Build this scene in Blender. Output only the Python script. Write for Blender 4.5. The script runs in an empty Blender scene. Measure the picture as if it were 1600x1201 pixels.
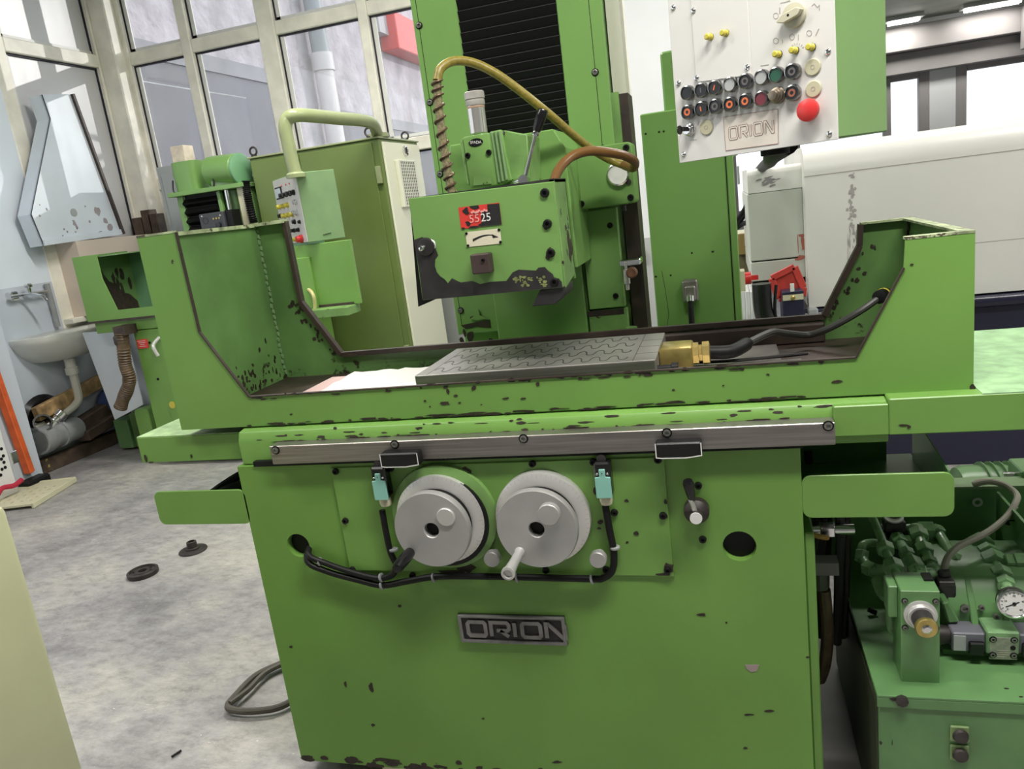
import bpy, bmesh, math, random
from mathutils import Vector, Matrix
from mathutils.geometry import delaunay_2d_cdt
random.seed(7)
SC = bpy.context.scene
COL = SC.collection
pi = math.pi

# ------------------------------------------------------------------ camera
CAM = Vector((.5314, -1.5297, 1.4297)); YAW, PITCH, ROLL, FPX = .2896, .2288, .1295, 1194.8
FWD = Vector((-math.sin(YAW)*math.cos(PITCH), math.cos(YAW)*math.cos(PITCH), -math.sin(PITCH)))
_r = Vector((math.cos(YAW), math.sin(YAW), 0)); _d = FWD.cross(_r)
RGT = math.cos(ROLL)*_r + math.sin(ROLL)*_d
DWN = -math.sin(ROLL)*_r + math.cos(ROLL)*_d
cam = bpy.data.cameras.new('camera'); cob = bpy.data.objects.new('camera', cam); COL.objects.link(cob)
cob.matrix_world = Matrix(((RGT.x, -DWN.x, -FWD.x, CAM.x), (RGT.y, -DWN.y, -FWD.y, CAM.y), (RGT.z, -DWN.z, -FWD.z, CAM.z), (0, 0, 0, 1)))
cam.sensor_width = 36; cam.lens = FPX/1600*36; cam.clip_start = .02; cam.clip_end = 200
SC.camera = cob

# ------------------------------------------------------------------ light
SC.view_settings.view_transform = 'Standard'; SC.view_settings.look = 'None'
SC.view_settings.gamma = 1; SC.view_settings.use_curve_mapping = False
SC.view_settings.exposure = 0.32
W = bpy.data.worlds.new('sky'); SC.world = W; W.use_nodes = True
bg = W.node_tree.nodes['Background']; bg.inputs[0].default_value = (.90, .95, 1, 1); bg.inputs[1].default_value = 1.9
SUN_TO = Vector((.77, .64, .23)).normalized()
sl = bpy.data.lights.new('sun', 'SUN'); sl.energy = 1.5; sl.angle = .005; sl.color = (1, .95, .90)
so = bpy.data.objects.new('sun', sl); COL.objects.link(so); so.rotation_euler = SUN_TO.to_track_quat('Z', 'Y').to_euler()

# ------------------------------------------------------------------ pixel -> point on a plane of the place
def G(u, v, X=None, Y=None, Z=None):
    k = FWD + RGT*((u-800)/FPX) + DWN*((v-600.5)/FPX)
    t = (X-CAM.x)/k.x if X is not None else (Y-CAM.y)/k.y if Y is not None else (Z-CAM.z)/k.z
    return CAM + k*t
def GP(u, v, p0, n):
    k = FWD + RGT*((u-800)/FPX) + DWN*((v-600.5)/FPX)
    return CAM + k*((p0-CAM).dot(n)/k.dot(n))

# ------------------------------------------------------------------ materials
def srgb(r, g, b):
    f = lambda c: (c/12.92 if c <= .04045 else ((c+.055)/1.055)**2.4)
    return (f(r/255), f(g/255), f(b/255), 1)
def mat(name, col, rough=.5, metal=0, var=.0, vscale=3, bump=0, bscale=60, chip=None, chipcol=(.03, .02, .015, 1), chipscale=14, spec=.5, coat=0, emit=None, streak=None):
    m = bpy.data.materials.new(name); m.use_nodes = True
    nt = m.node_tree; n = nt.nodes; L = nt.links; b = n['Principled BSDF']
    b.inputs['Base Color'].default_value = col; b.inputs['Roughness'].default_value = rough
    b.inputs['Metallic'].default_value = metal; b.inputs['Specular IOR Level'].default_value = spec
    if coat: b.inputs['Coat Weight'].default_value = coat
    if emit: b.inputs['Emission Color'].default_value = emit[0]; b.inputs['Emission Strength'].default_value = emit[1]
    geo = n.new('ShaderNodeNewGeometry'); pos = geo.outputs['Position']
    cur = None
    if var:
        nz = n.new('ShaderNodeTexNoise'); nz.inputs['Scale'].default_value = vscale; nz.inputs['Detail'].default_value = 6; L.new(pos, nz.inputs['Vector'])
        if streak:
            mp = n.new('ShaderNodeMapping'); mp.inputs['Scale'].default_value = streak; L.new(pos, mp.inputs['Vector']); L.new(mp.outputs[0], nz.inputs['Vector'])
        mr = n.new('ShaderNodeMapRange'); mr.inputs['From Min'].default_value = .3; mr.inputs['From Max'].default_value = .7
        mr.inputs['To Min'].default_value = 1-var; mr.inputs['To Max'].default_value = 1+var; L.new(nz.outputs['Fac'], mr.inputs['Value'])
        mx = n.new('ShaderNodeMix'); mx.data_type = 'RGBA'; mx.blend_type = 'MULTIPLY'; mx.inputs[0].default_value = 1
        mx.inputs[6].default_value = col; L.new(mr.outputs[0], mx.inputs[7]); cur = mx.outputs[2]
    if chip:
        nz = n.new('ShaderNodeTexNoise'); nz.inputs['Scale'].default_value = chipscale; nz.inputs['Detail'].default_value = 9; nz.inputs['Roughness'].default_value = .62; L.new(pos, nz.inputs['Vector'])
        cr = n.new('ShaderNodeMapRange'); cr.inputs['From Min'].default_value = chip; cr.inputs['From Max'].default_value = chip+.012; L.new(nz.outputs['Fac'], cr.inputs['Value'])
        mx = n.new('ShaderNodeMix'); mx.data_type = 'RGBA'; L.new(cr.outputs[0], mx.inputs[0])
        if cur: L.new(cur, mx.inputs[6])
        else: mx.inputs[6].default_value = col
        mx.inputs[7].default_value = chipcol; cur = mx.outputs[2]
    if cur: L.new(cur, b.inputs['Base Color'])
    if bump:
        nz = n.new('ShaderNodeTexNoise'); nz.inputs['Scale'].default_value = bscale; nz.inputs['Detail'].default_value = 4; L.new(pos, nz.inputs['Vector'])
        bp = n.new('ShaderNodeBump'); bp.inputs['Strength'].default_value = bump; bp.inputs['Distance'].default_value = .004; L.new(nz.outputs['Fac'], bp.inputs['Height']); L.new(bp.outputs[0], b.inputs['Normal'])
    return m
GREEN = mat('green enamel', (.163, .328, .070, 1), .36, var=.10, vscale=2.2, bump=.10, bscale=35, chip=.735, chipscale=16)
GREEN2 = mat('green enamel column', (.178, .340, .094, 1), .30, var=.08, vscale=2.0, bump=.05, bscale=30)
GREENW = mat('green enamel worn', (.165, .310, .090, 1), .42, var=.22, vscale=9, bump=.2, bscale=50, chip=.63, chipscale=26)
GREEND = mat('green enamel pump unit', (.120, .255, .095, 1), .30, var=.18, vscale=7, bump=.08, bscale=30)
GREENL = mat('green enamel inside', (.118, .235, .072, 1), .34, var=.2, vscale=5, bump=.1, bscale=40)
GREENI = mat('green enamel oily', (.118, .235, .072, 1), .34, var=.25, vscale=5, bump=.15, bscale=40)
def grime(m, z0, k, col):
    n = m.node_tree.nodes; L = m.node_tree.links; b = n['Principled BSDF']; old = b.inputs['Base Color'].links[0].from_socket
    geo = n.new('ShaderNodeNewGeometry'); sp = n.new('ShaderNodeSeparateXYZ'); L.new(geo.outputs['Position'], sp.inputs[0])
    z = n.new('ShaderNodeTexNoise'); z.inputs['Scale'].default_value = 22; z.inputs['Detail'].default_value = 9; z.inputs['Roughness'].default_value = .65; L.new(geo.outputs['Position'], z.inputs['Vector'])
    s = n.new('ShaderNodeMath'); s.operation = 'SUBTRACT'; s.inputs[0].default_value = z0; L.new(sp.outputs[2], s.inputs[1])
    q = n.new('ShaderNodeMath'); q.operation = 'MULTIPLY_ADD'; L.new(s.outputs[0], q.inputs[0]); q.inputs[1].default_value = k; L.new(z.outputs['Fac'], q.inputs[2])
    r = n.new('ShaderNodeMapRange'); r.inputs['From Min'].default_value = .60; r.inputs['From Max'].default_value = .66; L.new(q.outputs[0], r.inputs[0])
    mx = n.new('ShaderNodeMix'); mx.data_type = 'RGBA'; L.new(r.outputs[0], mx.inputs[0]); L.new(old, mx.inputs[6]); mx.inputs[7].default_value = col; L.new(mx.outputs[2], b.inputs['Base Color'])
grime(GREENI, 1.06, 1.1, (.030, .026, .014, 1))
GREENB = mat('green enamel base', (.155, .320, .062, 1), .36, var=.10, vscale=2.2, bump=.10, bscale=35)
FITG = mat('green fitting paint', (.20, .36, .17, 1), .24, var=.25, vscale=30)
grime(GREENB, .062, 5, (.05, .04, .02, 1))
OLIVE = mat('olive green cabinet paint', (.128, .185, .046, 1), .42, var=.10, vscale=2)
PALEGREEN = mat('pale grey green paint', (.185, .30, .14, 1), .35, var=.14, vscale=6)
LIME = mat('pale lime tube paint', (.27, .31, .155, 1), .26, var=.08, vscale=6)
MINT = mat('mint green paint', (.17, .37, .19, 1), .35, var=.08)
CREAM = mat('cream paint', (.62, .60, .42, 1), .4, var=.05)
CREAMD = mat('cream cabinet paint', (.56, .56, .36, 1), .45, var=.10, vscale=3)
WHITE = mat('white paint', (.74, .75, .74, 1), .4, var=.04, vscale=2)
WHITEB = mat('cool white sheet paint', (.66, .72, .78, 1), .35, var=.06, vscale=3)
PANELW = mat('panel off white', (.66, .65, .62, 1), .38, var=.03)
CNCW = mat('machine white enamel', (.66, .66, .62, 1), .35, var=.04, vscale=2)
CNCG = mat('machine grey white enamel', (.50, .52, .46, 1), .4, var=.05)
NAVY = mat('dark navy enamel', (.018, .018, .045, 1), .4)
BLACK = mat('black rubber', (.008, .008, .008, 1), .5, spec=.25)
BLACKG = mat('black gloss plastic', (.008, .008, .009, 1), .22)
BELLOW = mat('black bellows cloth', (.005, .005, .005, 1), .45, spec=.2)
BROWN = mat('oil stained dark metal', (.045, .030, .024, 1), .5, var=.5, vscale=9, bump=.2)
DARKM = mat('bare dark iron', (.055, .052, .052, 1), .42, metal=.5, var=.3, vscale=14)
CHIPM = mat('dark primer under chipped paint', (.030, .020, .014, 1), .6, var=.4, vscale=40)
RIM = mat('worn pale rim', (.36, .42, .24, 1), .5, var=.5, vscale=28, chip=.58, chipscale=40, chipcol=(.09, .08, .05, 1))
STEEL = mat('brushed steel', (.31, .285, .27, 1), .38, metal=.85, var=.22, vscale=5, streak=(1, 1, 30))
STEELL = mat('machined steel', (.64, .63, .61, 1), .36, metal=.5, var=.08, vscale=8)
STEELF = mat('satin handwheel face', (.44, .435, .425, 1), .45, metal=.4, var=.10, vscale=10)
CHROME = mat('chrome', (.75, .75, .75, 1), .14, metal=1)
CHUCKM = mat('ground chuck steel', (.25, .242, .225, 1), .36, metal=.4, var=.22, vscale=6)
GROOVE = mat('pole line resin', (.03, .035, .028, 1), .5)
IRON = mat('dark cast iron', (.05, .042, .040, 1), .5, metal=.4, var=.3, vscale=30)
BRASS = mat('brass', (.52, .40, .14, 1), .32, metal=.8, var=.25, vscale=25)
YELLOWP = mat('yellow plastic', (.55, .48, .06, 1), .3)
RED = mat('red plastic', (.62, .035, .035, 1), .35)
REDD = mat('red tray plastic', (.50, .05, .04, 1), .4, var=.2, vscale=15)
ORANGE = mat('orange painted pole', (.72, .13, .035, 1), .45, var=.2, vscale=12)
TURQ = mat('turquoise plastic', (.26, .56, .47, 1), .35)
IVORY = mat('ivory plastic', (.66, .62, .45, 1), .4)
HOSE = mat('olive braided hose', (.25, .20, .035, 1), .35, var=.25, vscale=120)
HOSEB = mat('brown hose', (.16, .075, .022, 1), .3, var=.1)
CABLE = mat('grey cable', (.05, .05, .045, 1), .45)
CABLEG = mat('beige cable', (.30, .28, .22, 1), .45)
WOOD = mat('old dark timber', (.085, .058, .040, 1), .75, var=.45, vscale=10, bump=.4)
WOODL = mat('pale weathered timber', (.34, .22, .10, 1), .7, var=.55, vscale=16, bump=.3)
PVC = mat('grey pipe plastic', (.30, .31, .31, 1), .45, var=.2, vscale=8)
PORC = mat('white porcelain', (.76, .77, .72, 1), .16, var=.05)
PAPER = mat('creased white paper', (.74, .72, .68, 1), .6, bump=.4, bscale=20)
PINK = mat('pale pink card', (.60, .42, .40, 1), .6)
RUST = mat('brown corrugated hose', (.10, .065, .035, 1), .5, var=.4, vscale=30)
GREYC = mat('grey steel cabinet paint', (.36, .38, .38, 1), .5, var=.05)
BLKPRINT = mat('black print', (.012, .012, .012, 1), .6)
FAINT = mat('faint engraved print', (.36, .33, .28, 1), .6)
REDPRINT = mat('red foil label', (.66, .05, .04, 1), .4)
PINKP = mat('pale red print', (.80, .35, .32, 1), .5)
WHITEP = mat('white print', (.75, .75, .72, 1), .5)
FRAME = mat('window frame paint', (.86, .83, .72, 1), .45, var=.12, vscale=6, bump=.15, bscale=30)
FRAMEW = mat('white window bead', (.75, .75, .72, 1), .4)
GASKET = mat('dark window gasket', (.02, .018, .03, 1), .6)
PANEW = mat('whitewashed glass', (.66, .66, .67, 1), .28, var=.05, vscale=2)
def glass():
    m = bpy.data.materials.new('dusty window glass'); m.use_nodes = True; nt = m.node_tree; n = nt.nodes; L = nt.links
    n.remove(n['Principled BSDF']); out = n['Material Output']
    t = n.new('ShaderNodeBsdfTransparent'); t.inputs[0].default_value = (.93, .94, .95, 1)
    g = n.new('ShaderNodeBsdfGlossy'); g.inputs['Roughness'].default_value = .03
    d = n.new('ShaderNodeBsdfDiffuse'); d.inputs[0].default_value = (.7, .7, .72, 1)
    fr = n.new('ShaderNodeValue'); fr.outputs[0].default_value = .05
    m1 = n.new('ShaderNodeMixShader'); m2 = n.new('ShaderNodeMixShader')
    nz = n.new('ShaderNodeTexNoise'); nz.inputs['Scale'].default_value = 5; nz.inputs['Detail'].default_value = 6
    geo = n.new('ShaderNodeNewGeometry'); mp = n.new('ShaderNodeMapping'); mp.inputs['Scale'].default_value = (1, 1, .3); L.new(geo.outputs['Position'], mp.inputs[0]); L.new(mp.outputs[0], nz.inputs['Vector'])
    mr = n.new('ShaderNodeMapRange'); mr.inputs['From Min'].default_value = .35; mr.inputs['From Max'].default_value = .8; mr.inputs['To Min'].default_value = .05; mr.inputs['To Max'].default_value = .22; L.new(nz.outputs['Fac'], mr.inputs[0])
    L.new(mr.outputs[0], m1.inputs[0]); L.new(t.outputs[0], m1.inputs[1]); L.new(d.outputs[0], m1.inputs[2])
    L.new(fr.outputs[0], m2.inputs[0]); L.new(m1.outputs[0], m2.inputs[1]); L.new(g.outputs[0], m2.inputs[2]); L.new(m2.outputs[0], out.inputs[0])
    return m
GLASS = glass()
def wallmat(name, upper, lower, zsplit):
    m = mat(name, upper, .6, var=.05, vscale=1.5, bump=.12, bscale=40)
    n = m.node_tree.nodes; L = m.node_tree.links; b = n['Principled BSDF']
    geo = n.new('ShaderNodeNewGeometry'); sp = n.new('ShaderNodeSeparateXYZ'); L.new(geo.outputs['Position'], sp.inputs[0])
    gt = n.new('ShaderNodeMath'); gt.operation = 'LESS_THAN'; gt.inputs[1].default_value = zsplit; L.new(sp.outputs[2], gt.inputs[0])
    mx = n.new('ShaderNodeMix'); mx.data_type = 'RGBA'; L.new(gt.outputs[0], mx.inputs[0]); mx.inputs[6].default_value = upper; mx.inputs[7].default_value = lower
    old = b.inputs['Base Color'].links[0].from_node; L.new(mx.outputs[2], old.inputs[6])
    return m
WALLL = wallmat('blue white wall paint with grey dado', (.78, .85, .93, 1), (.56, .61, .68, 1), 1.31)
WALLB = wallmat('white wall paint with grey dado', (.72, .74, .75, 1), (.42, .44, .43, 1), 1.07)
def floormat():
    m = mat('worn concrete', (.30, .285, .27, 1), .42, bump=.15, bscale=25)
    n = m.node_tree.nodes; L = m.node_tree.links; b = n['Principled BSDF']; geo = n.new('ShaderNodeNewGeometry')
    def noise(s, d, ro=.5, mp=None):
        z = n.new('ShaderNodeTexNoise'); z.inputs['Scale'].default_value = s; z.inputs['Detail'].default_value = d; z.inputs['Roughness'].default_value = ro
        if mp:
            q = n.new('ShaderNodeMapping'); q.inputs['Scale'].default_value = mp; q.inputs['Rotation'].default_value = (0, 0, .5); L.new(geo.outputs['Position'], q.inputs[0]); L.new(q.outputs[0], z.inputs['Vector'])
        else: L.new(geo.outputs['Position'], z.inputs['Vector'])
        return z.outputs['Fac']
    def ramp(f, stops):
        r = n.new('ShaderNodeValToRGB'); e = r.color_ramp.elements
        e[0].position, e[0].color = stops[0]; e[1].position, e[1].color = stops[1]
        for p, c in stops[2:]: x = e.new(p); x.color = c
        L.new(f, r.inputs[0]); return r.outputs[0]
    base = ramp(noise(1.3, 10, .72), [(.32, (.17, .165, .165, 1)), (.48, (.33, .32, .32, 1)), (.60, (.44, .42, .385, 1)), (.75, (.56, .53, .47, 1))])
    sc = ramp(noise(11, 12, .8, (1, 2.0, 1)), [(.34, (.60, .59, .60, 1)), (.5, (.95, .95, .95, 1)), (.66, (1.18, 1.18, 1.18, 1))])
    mx = n.new('ShaderNodeMix'); mx.data_type = 'RGBA'; mx.blend_type = 'MULTIPLY'; mx.inputs[0].default_value = 1; L.new(base, mx.inputs[6]); L.new(sc, mx.inputs[7])
    sp = ramp(noise(45, 5, .7, (1, 2.0, 1)), [(.655, (0, 0, 0, 1)), (.69, (1, 1, 1, 1))])
    m2 = n.new('ShaderNodeMix'); m2.data_type = 'RGBA'; L.new(sp, m2.inputs[0]); L.new(mx.outputs[2], m2.inputs[6]); m2.inputs[7].default_value = (.72, .71, .68, 1)
    L.new(m2.outputs[2], b.inputs['Base Color'])
    rr = ramp(noise(3, 5), [(.3, (.3, .3, .3, 1)), (.7, (.55, .55, .55, 1))]); L.new(rr, b.inputs['Roughness'])
    return m
FLOORM = floormat()
PLASTER = mat('rough flaking render', (.46, .42, .44, 1), .8, var=.22, vscale=2.5, bump=1.0, bscale=6)
PLASTER.node_tree.nodes['Bump'].inputs['Distance'].default_value = .05
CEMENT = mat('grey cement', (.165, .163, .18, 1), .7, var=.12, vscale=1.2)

# ------------------------------------------------------------------ mesh builder
INV = {}
class MB:
    def __init__(s): s.v = []; s.f = []
    def add(s, vs, fs):
        o = len(s.v); s.v += [Vector(v) for v in vs]; s.f += [tuple(i+o for i in f) for f in fs]; return s
    def box(s, x0, x1, y0, y1, z0, z1):
        return s.add([(x, y, z) for x in (x0, x1) for y in (y0, y1) for z in (z0, z1)],
                     [(0, 1, 3, 2), (4, 6, 7, 5), (0, 4, 5, 1), (2, 3, 7, 6), (0, 2, 6, 4), (1, 5, 7, 3)])
    def obox(s, c, ax, ay, az):    # oriented box, half vectors
        c, ax, ay, az = map(Vector, (c, ax, ay, az))
        return s.add([c+ax*i+ay*j+az*k for i in (-1, 1) for j in (-1, 1) for k in (-1, 1)],
                     [(0, 1, 3, 2), (4, 6, 7, 5), (0, 4, 5, 1), (2, 3, 7, 6), (0, 2, 6, 4), (1, 5, 7, 3)])
    def bar(s, p, q, w, h, up=(0, 0, 1)):
        p, q = Vector(p), Vector(q); d = (q-p); up = Vector(up)
        sd = d.cross(up).normalized(); u2 = sd.cross(d).normalized()
        return s.obox((p+q)/2, d/2, sd*w/2, u2*h/2)
    def prism(s, poly, axis, a, b, holes=()):
        def P(p, t): return (t, p[0], p[1]) if axis == 'x' else (p[0], t, p[1]) if axis == 'y' else (p[0], p[1], t)
        loops = [list(poly)] + [list(h) for h in holes]
        n0 = len(s.v); pts = [Vector(p) for l in loops for p in l]; N = len(pts)
        s.v += [Vector(P(p, a)) for p in pts] + [Vector(P(p, b)) for p in pts]
        if not holes:
            s.f += [tuple(range(n0, n0+N)), tuple(range(n0+N, n0+2*N))]
        else:
            fl = []; k = 0
            for l in loops: fl.append(list(range(k, k+len(l)))); k += len(l)
            r = delaunay_2d_cdt([p.to_2d() for p in pts], [], fl, 1, 1e-6)
            def inside(c, l):
                w = False
                for i in range(len(l)):
                    x1, y1 = l[i][:2]; x2, y2 = l[i-1][:2]
                    if (y1 > c.y) != (y2 > c.y) and c.x < (x2-x1)*(c.y-y1)/(y2-y1)+x1: w = not w
                return w
            om = [o[0] if o else 0 for o in r[3]]
            for f in r[2]:
                c = sum((r[0][i] for i in f), Vector((0, 0)))/len(f)
                if inside(c, loops[0]) and not any(inside(c, h) for h in loops[1:]):
                    s.f += [tuple(n0+om[i] for i in f), tuple(n0+N+om[i] for i in f)]
        k = 0
        for l in loops:
            m = len(l)
            for i in range(m):
                j = (i+1) % m; s.f.append((n0+k+i, n0+k+j, n0+N+k+j, n0+N+k+i))
            k += m
        return s
    def polyp(s, pts, nrm, th):     # planar polygon of 3d points with thickness along nrm
        n0 = len(s.v); N = len(pts); nrm = Vector(nrm)
        s.v += [Vector(p) for p in pts] + [Vector(p)+nrm*th for p in pts]
        s.f += [tuple(range(n0, n0+N)), tuple(range(n0+N, n0+2*N))]
        for i in range(N): j = (i+1) % N; s.f.append((n0+i, n0+j, n0+N+j, n0+N+i))
        return s
    def lathe(s, prof, org, axis=(0, 0, 1), n=24, closed=False):
        org, ax = Vector(org), Vector(axis).normalized()
        t = Vector((1, 0, 0)) if abs(ax.x) < .9 else Vector((0, 1, 0)); u = ax.cross(t).normalized(); w = ax.cross(u)
        n0 = len(s.v)
        for r, h in prof:
            for i in range(n): a = 2*pi*i/n; s.v.append(org+ax*h+(u*math.cos(a)+w*math.sin(a))*r)
        m = len(prof)
        for k in range(m-1 if not closed else m):
            k2 = (k+1) % m
            for i in range(n): j = (i+1) % n; s.f.append((n0+k*n+i, n0+k*n+j, n0+k2*n+j, n0+k2*n+i))
        if not closed: s.f += [tuple(n0+i for i in range(n)), tuple(n0+(m-1)*n+i for i in range(n))]
        return s
    def cyl(s, p, q, r, r2=None, n=20):
        p, q = Vector(p), Vector(q); L = (q-p).length
        return s.lathe([(r, 0), (r if r2 is None else r2, L)], p, q-p, n)
    def tube(s, pts, r, n=10, smooth=0, closed=False):
        pts = [Vector(p) for p in pts]
        if smooth:
            o = []; N = len(pts)
            for i in range(N-1):
                p0, p1, p2, p3 = pts[max(i-1, 0)], pts[i], pts[i+1], pts[min(i+2, N-1)]
                for k in range(smooth):
                    t = k/smooth; o.append(.5*((2*p1)+(p2-p0)*t+(2*p0-5*p1+4*p2-p3)*t*t+(3*p1-p0-3*p2+p3)*t**3))
            pts = o+[pts[-1]]
        n0 = len(s.v); N = len(pts); u = None
        for i, p in enumerate(pts):
            d = (pts[min(i+1, N-1)]-pts[max(i-1, 0)]).normalized()
            if u is None: t = Vector((0, 0, 1)) if abs(d.z) < .9 else Vector((1, 0, 0)); u = d.cross(t).normalized()
            else: u = (u-d*u.dot(d)).normalized()
            w = d.cross(u); rr = r(i/(N-1)) if callable(r) else r
            for k in range(n): a = 2*pi*k/n; s.v.append(p+(u*math.cos(a)+w*math.sin(a))*rr)
        for i in range(N-1):
            for k in range(n): j = (k+1) % n; s.f.append((n0+i*n+k, n0+i*n+j, n0+i*n+n+j, n0+i*n+n+k))
        s.f += [tuple(n0+k for k in range(n)), tuple(n0+(N-1)*n+k for k in range(n))]
        return s
    def ribbon(s, poly, w, org, U, V, nrm, th, closed=False):   # stroke with mitred corners in a plane
        P = [Vector(p) for p in poly]; N = len(P); Lp, Rp = [], []
        for i in range(N):
            a = P[i-1] if (closed or i > 0) else None; b = P[(i+1) % N] if (closed or i < N-1) else None
            d1 = (P[i]-a).normalized() if a is not None else None; d2 = (b-P[i]).normalized() if b is not None else None
            if d1 is None: d1 = d2
            if d2 is None: d2 = d1
            n1 = Vector((-d1.y, d1.x)); n2 = Vector((-d2.y, d2.x)); m = n1+n2
            m = m.normalized() if m.length > 1e-6 else n1
            m = m*(w/2/max(.45, m.dot(n1))); Lp.append(P[i]+m); Rp.append(P[i]-m)
        org, U, V, nrm = map(Vector, (org, U, V, nrm)); n0 = len(s.v)
        for l in (0, th):
            for p in Lp+Rp: s.v.append(org+U*p.x+V*p.y+nrm*l)
        K = 2*N
        for i in range(N if closed else N-1):
            j = (i+1) % N
            s.f += [(n0+i, n0+j, n0+N+j, n0+N+i), (n0+K+i, n0+K+j, n0+K+N+j, n0+K+N+i), (n0+i, n0+j, n0+K+j, n0+K+i), (n0+N+i, n0+N+j, n0+K+N+j, n0+K+N+i)]
        if not closed:
            for i in (0, N-1): s.f.append((n0+i, n0+N+i, n0+K+N+i, n0+K+i))
        return s
    def blob(s, c, U, V, nrm, ru, rv, th=.0006, n=9, jit=.45):
        c, U, V, nrm = map(Vector, (c, U, V, nrm)); pts = []; c = c+nrm*(.0007*random.random())
        for i in range(n):
            a = 2*pi*i/n; k = 1-jit*random.random(); pts.append(c+U*(ru*k*math.cos(a))+V*(rv*k*math.sin(a)))
        return s.polyp(pts, nrm, th)
    def mesh(s, name, m, bevel=0, seg=1, angle=32):
        bm = bmesh.new(); vs = [bm.verts.new(v) for v in s.v]
        for f in s.f:
            try: bm.faces.new([vs[i] for i in f])
            except ValueError: pass
        bmesh.ops.recalc_face_normals(bm, faces=bm.faces)
        if bevel:
            es = [e for e in bm.edges if len(e.link_faces) == 2 and e.calc_face_angle(0) > .5]
            bmesh.ops.bevel(bm, geom=es, offset=bevel, segments=seg, profile=.5, affect='EDGES', clamp_overlap=True)
        lim = math.radians(angle)
        for f in bm.faces: f.smooth = True
        for e in bm.edges: e.smooth = len(e.link_faces) == 2 and e.calc_face_angle(0) < lim
        me = bpy.data.meshes.new(name); bm.to_mesh(me); bm.free(); me.materials.append(m); return me
    def build(s, name, m, parent=None, bevel=0, seg=1, angle=32, local=False, label=None, kind=None):
        if parent is not None and not local and parent in INV: s.v = [INV[parent] @ v for v in s.v]
        o = bpy.data.objects.new(name, s.mesh(name, m, bevel, seg, angle)); COL.objects.link(o)
        if parent is not None: o.parent = parent; INV[o] = INV.get(parent, Matrix())
        if label: o['label'] = label
        if kind: o['kind'] = kind
        return o
def thing(name, label, cat, loc=(0, 0, 0), rotz=0, group=None, rot=None):
    o = bpy.data.objects.new(name, None); COL.objects.link(o); o.empty_display_size = .1
    M = Matrix.Translation(Vector(loc)) @ (rot.to_4x4() if rot else Matrix.Rotation(rotz, 4, 'Z'))
    o.matrix_world = M; INV[o] = M.inverted()
    o['label'] = label; o['category'] = cat
    if group: o['group'] = group
    return o
def solo(mb, name, m, label, cat, origin, group=None, **k):     # a thing that is one mesh
    origin = Vector(origin); mb.v = [v-origin for v in mb.v]
    o = mb.build(name, m, None, **k); o.location = origin; o['label'] = label; o['category'] = cat
    if group: o['group'] = group
    INV[o] = Matrix.Translation(-origin); return o
def struct(mb, name, m, parent=None, **k):
    o = mb.build(name, m, parent, **k)
    if parent is None: o['kind'] = 'structure'; INV[o] = Matrix()
    return o
def put(me, name, parent, p, rot=None, label=None):    # a shared mesh placed at world point p under parent
    o = bpy.data.objects.new(name, me); COL.objects.link(o); o.parent = parent; I = INV.get(parent, Matrix())
    M = I @ (Matrix.Translation(Vector(p)) @ (rot.to_4x4() if rot else Matrix())); o.matrix_local = M
    INV[o] = (INV.get(parent, Matrix()).inverted() @ M).inverted()
    if label: o['label'] = label
    return o
SCREWS = mat('grey screw head', (.22, .22, .20, 1), .35, metal=.6)
_sc = {}
def screwmesh(r, h, kind):
    k = (round(r, 5), round(h, 5), kind)
    if k not in _sc:
        b = MB()
        if kind == 'socket': b.lathe([(r, 0), (r, h*.9), (r*.85, h), (r*.55, h), (r*.5, h*.35)], (0, 0, 0), (0, -1, 0), 14); m = SCREWS
        elif kind == 'ring': b.lathe([(r, 0), (r, h)], (0, 0, 0), (0, -1, 0), 16); m = BLACK
        elif kind == 'dark': b.lathe([(r*1.1, 0), (r, h*.9), (r*.9, h), (r*.5, h), (r*.45, h*.3)], (0, 0, 0), (0, -1, 0), 12); m = BLACK
        else: b.lathe([(r, 0), (r*.95, h*.4), (r*.6, h*.9), (r*.2, h), (r*.18, h*.55)], (0, 0, 0), (0, -1, 0), 12); m = CHROME
        _sc[k] = b.mesh('screw', m)
    return _sc[k]
def screws(parent, pts, r=.007, h=.006, kind='dark', name='socket_screw', rot=None):
    for p in pts:
        if kind == 'socket': put(screwmesh(r*1.4, .0012, 'ring'), 'screw_recess', parent, p, rot)
        put(screwmesh(r, h, kind), name, parent, p, rot)
def circ(cx, cy, r, n=28): return [(cx+r*math.cos(2*pi*i/n), cy+r*math.sin(2*pi*i/n)) for i in range(n)]
def rrect(x0, x1, y0, y1, r, n=4):
    o = []
    for cx, cy, a0 in ((x1-r, y1-r, 0), (x0+r, y1-r, 90), (x0+r, y0+r, 180), (x1-r, y0+r, 270)):
        for i in range(n+1): a = math.radians(a0+90*i/n); o.append((cx+r*math.cos(a), cy+r*math.sin(a)))
    return o
def text(s, name, m, parent, p, U, V, size, depth=.0006, align='CENTER'):
    cu = bpy.data.curves.new('t', 'FONT'); cu.body = s; cu.size = size; cu.extrude = depth; cu.align_x = align; cu.align_y = 'CENTER'; cu.resolution_u = 3
    t = bpy.data.objects.new('t', cu); COL.objects.link(t)
    dg = bpy.context.evaluated_depsgraph_get(); me = bpy.data.meshes.new_from_object(t.evaluated_get(dg)); bpy.data.objects.remove(t)
    me.name = name; me.materials.clear(); me.materials.append(m)
    U = Vector(U).normalized(); V = Vector(V).normalized(); N = U.cross(V)
    R = Matrix((U, V, N)).transposed()
    return put(me, name, parent, p, R)
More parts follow.
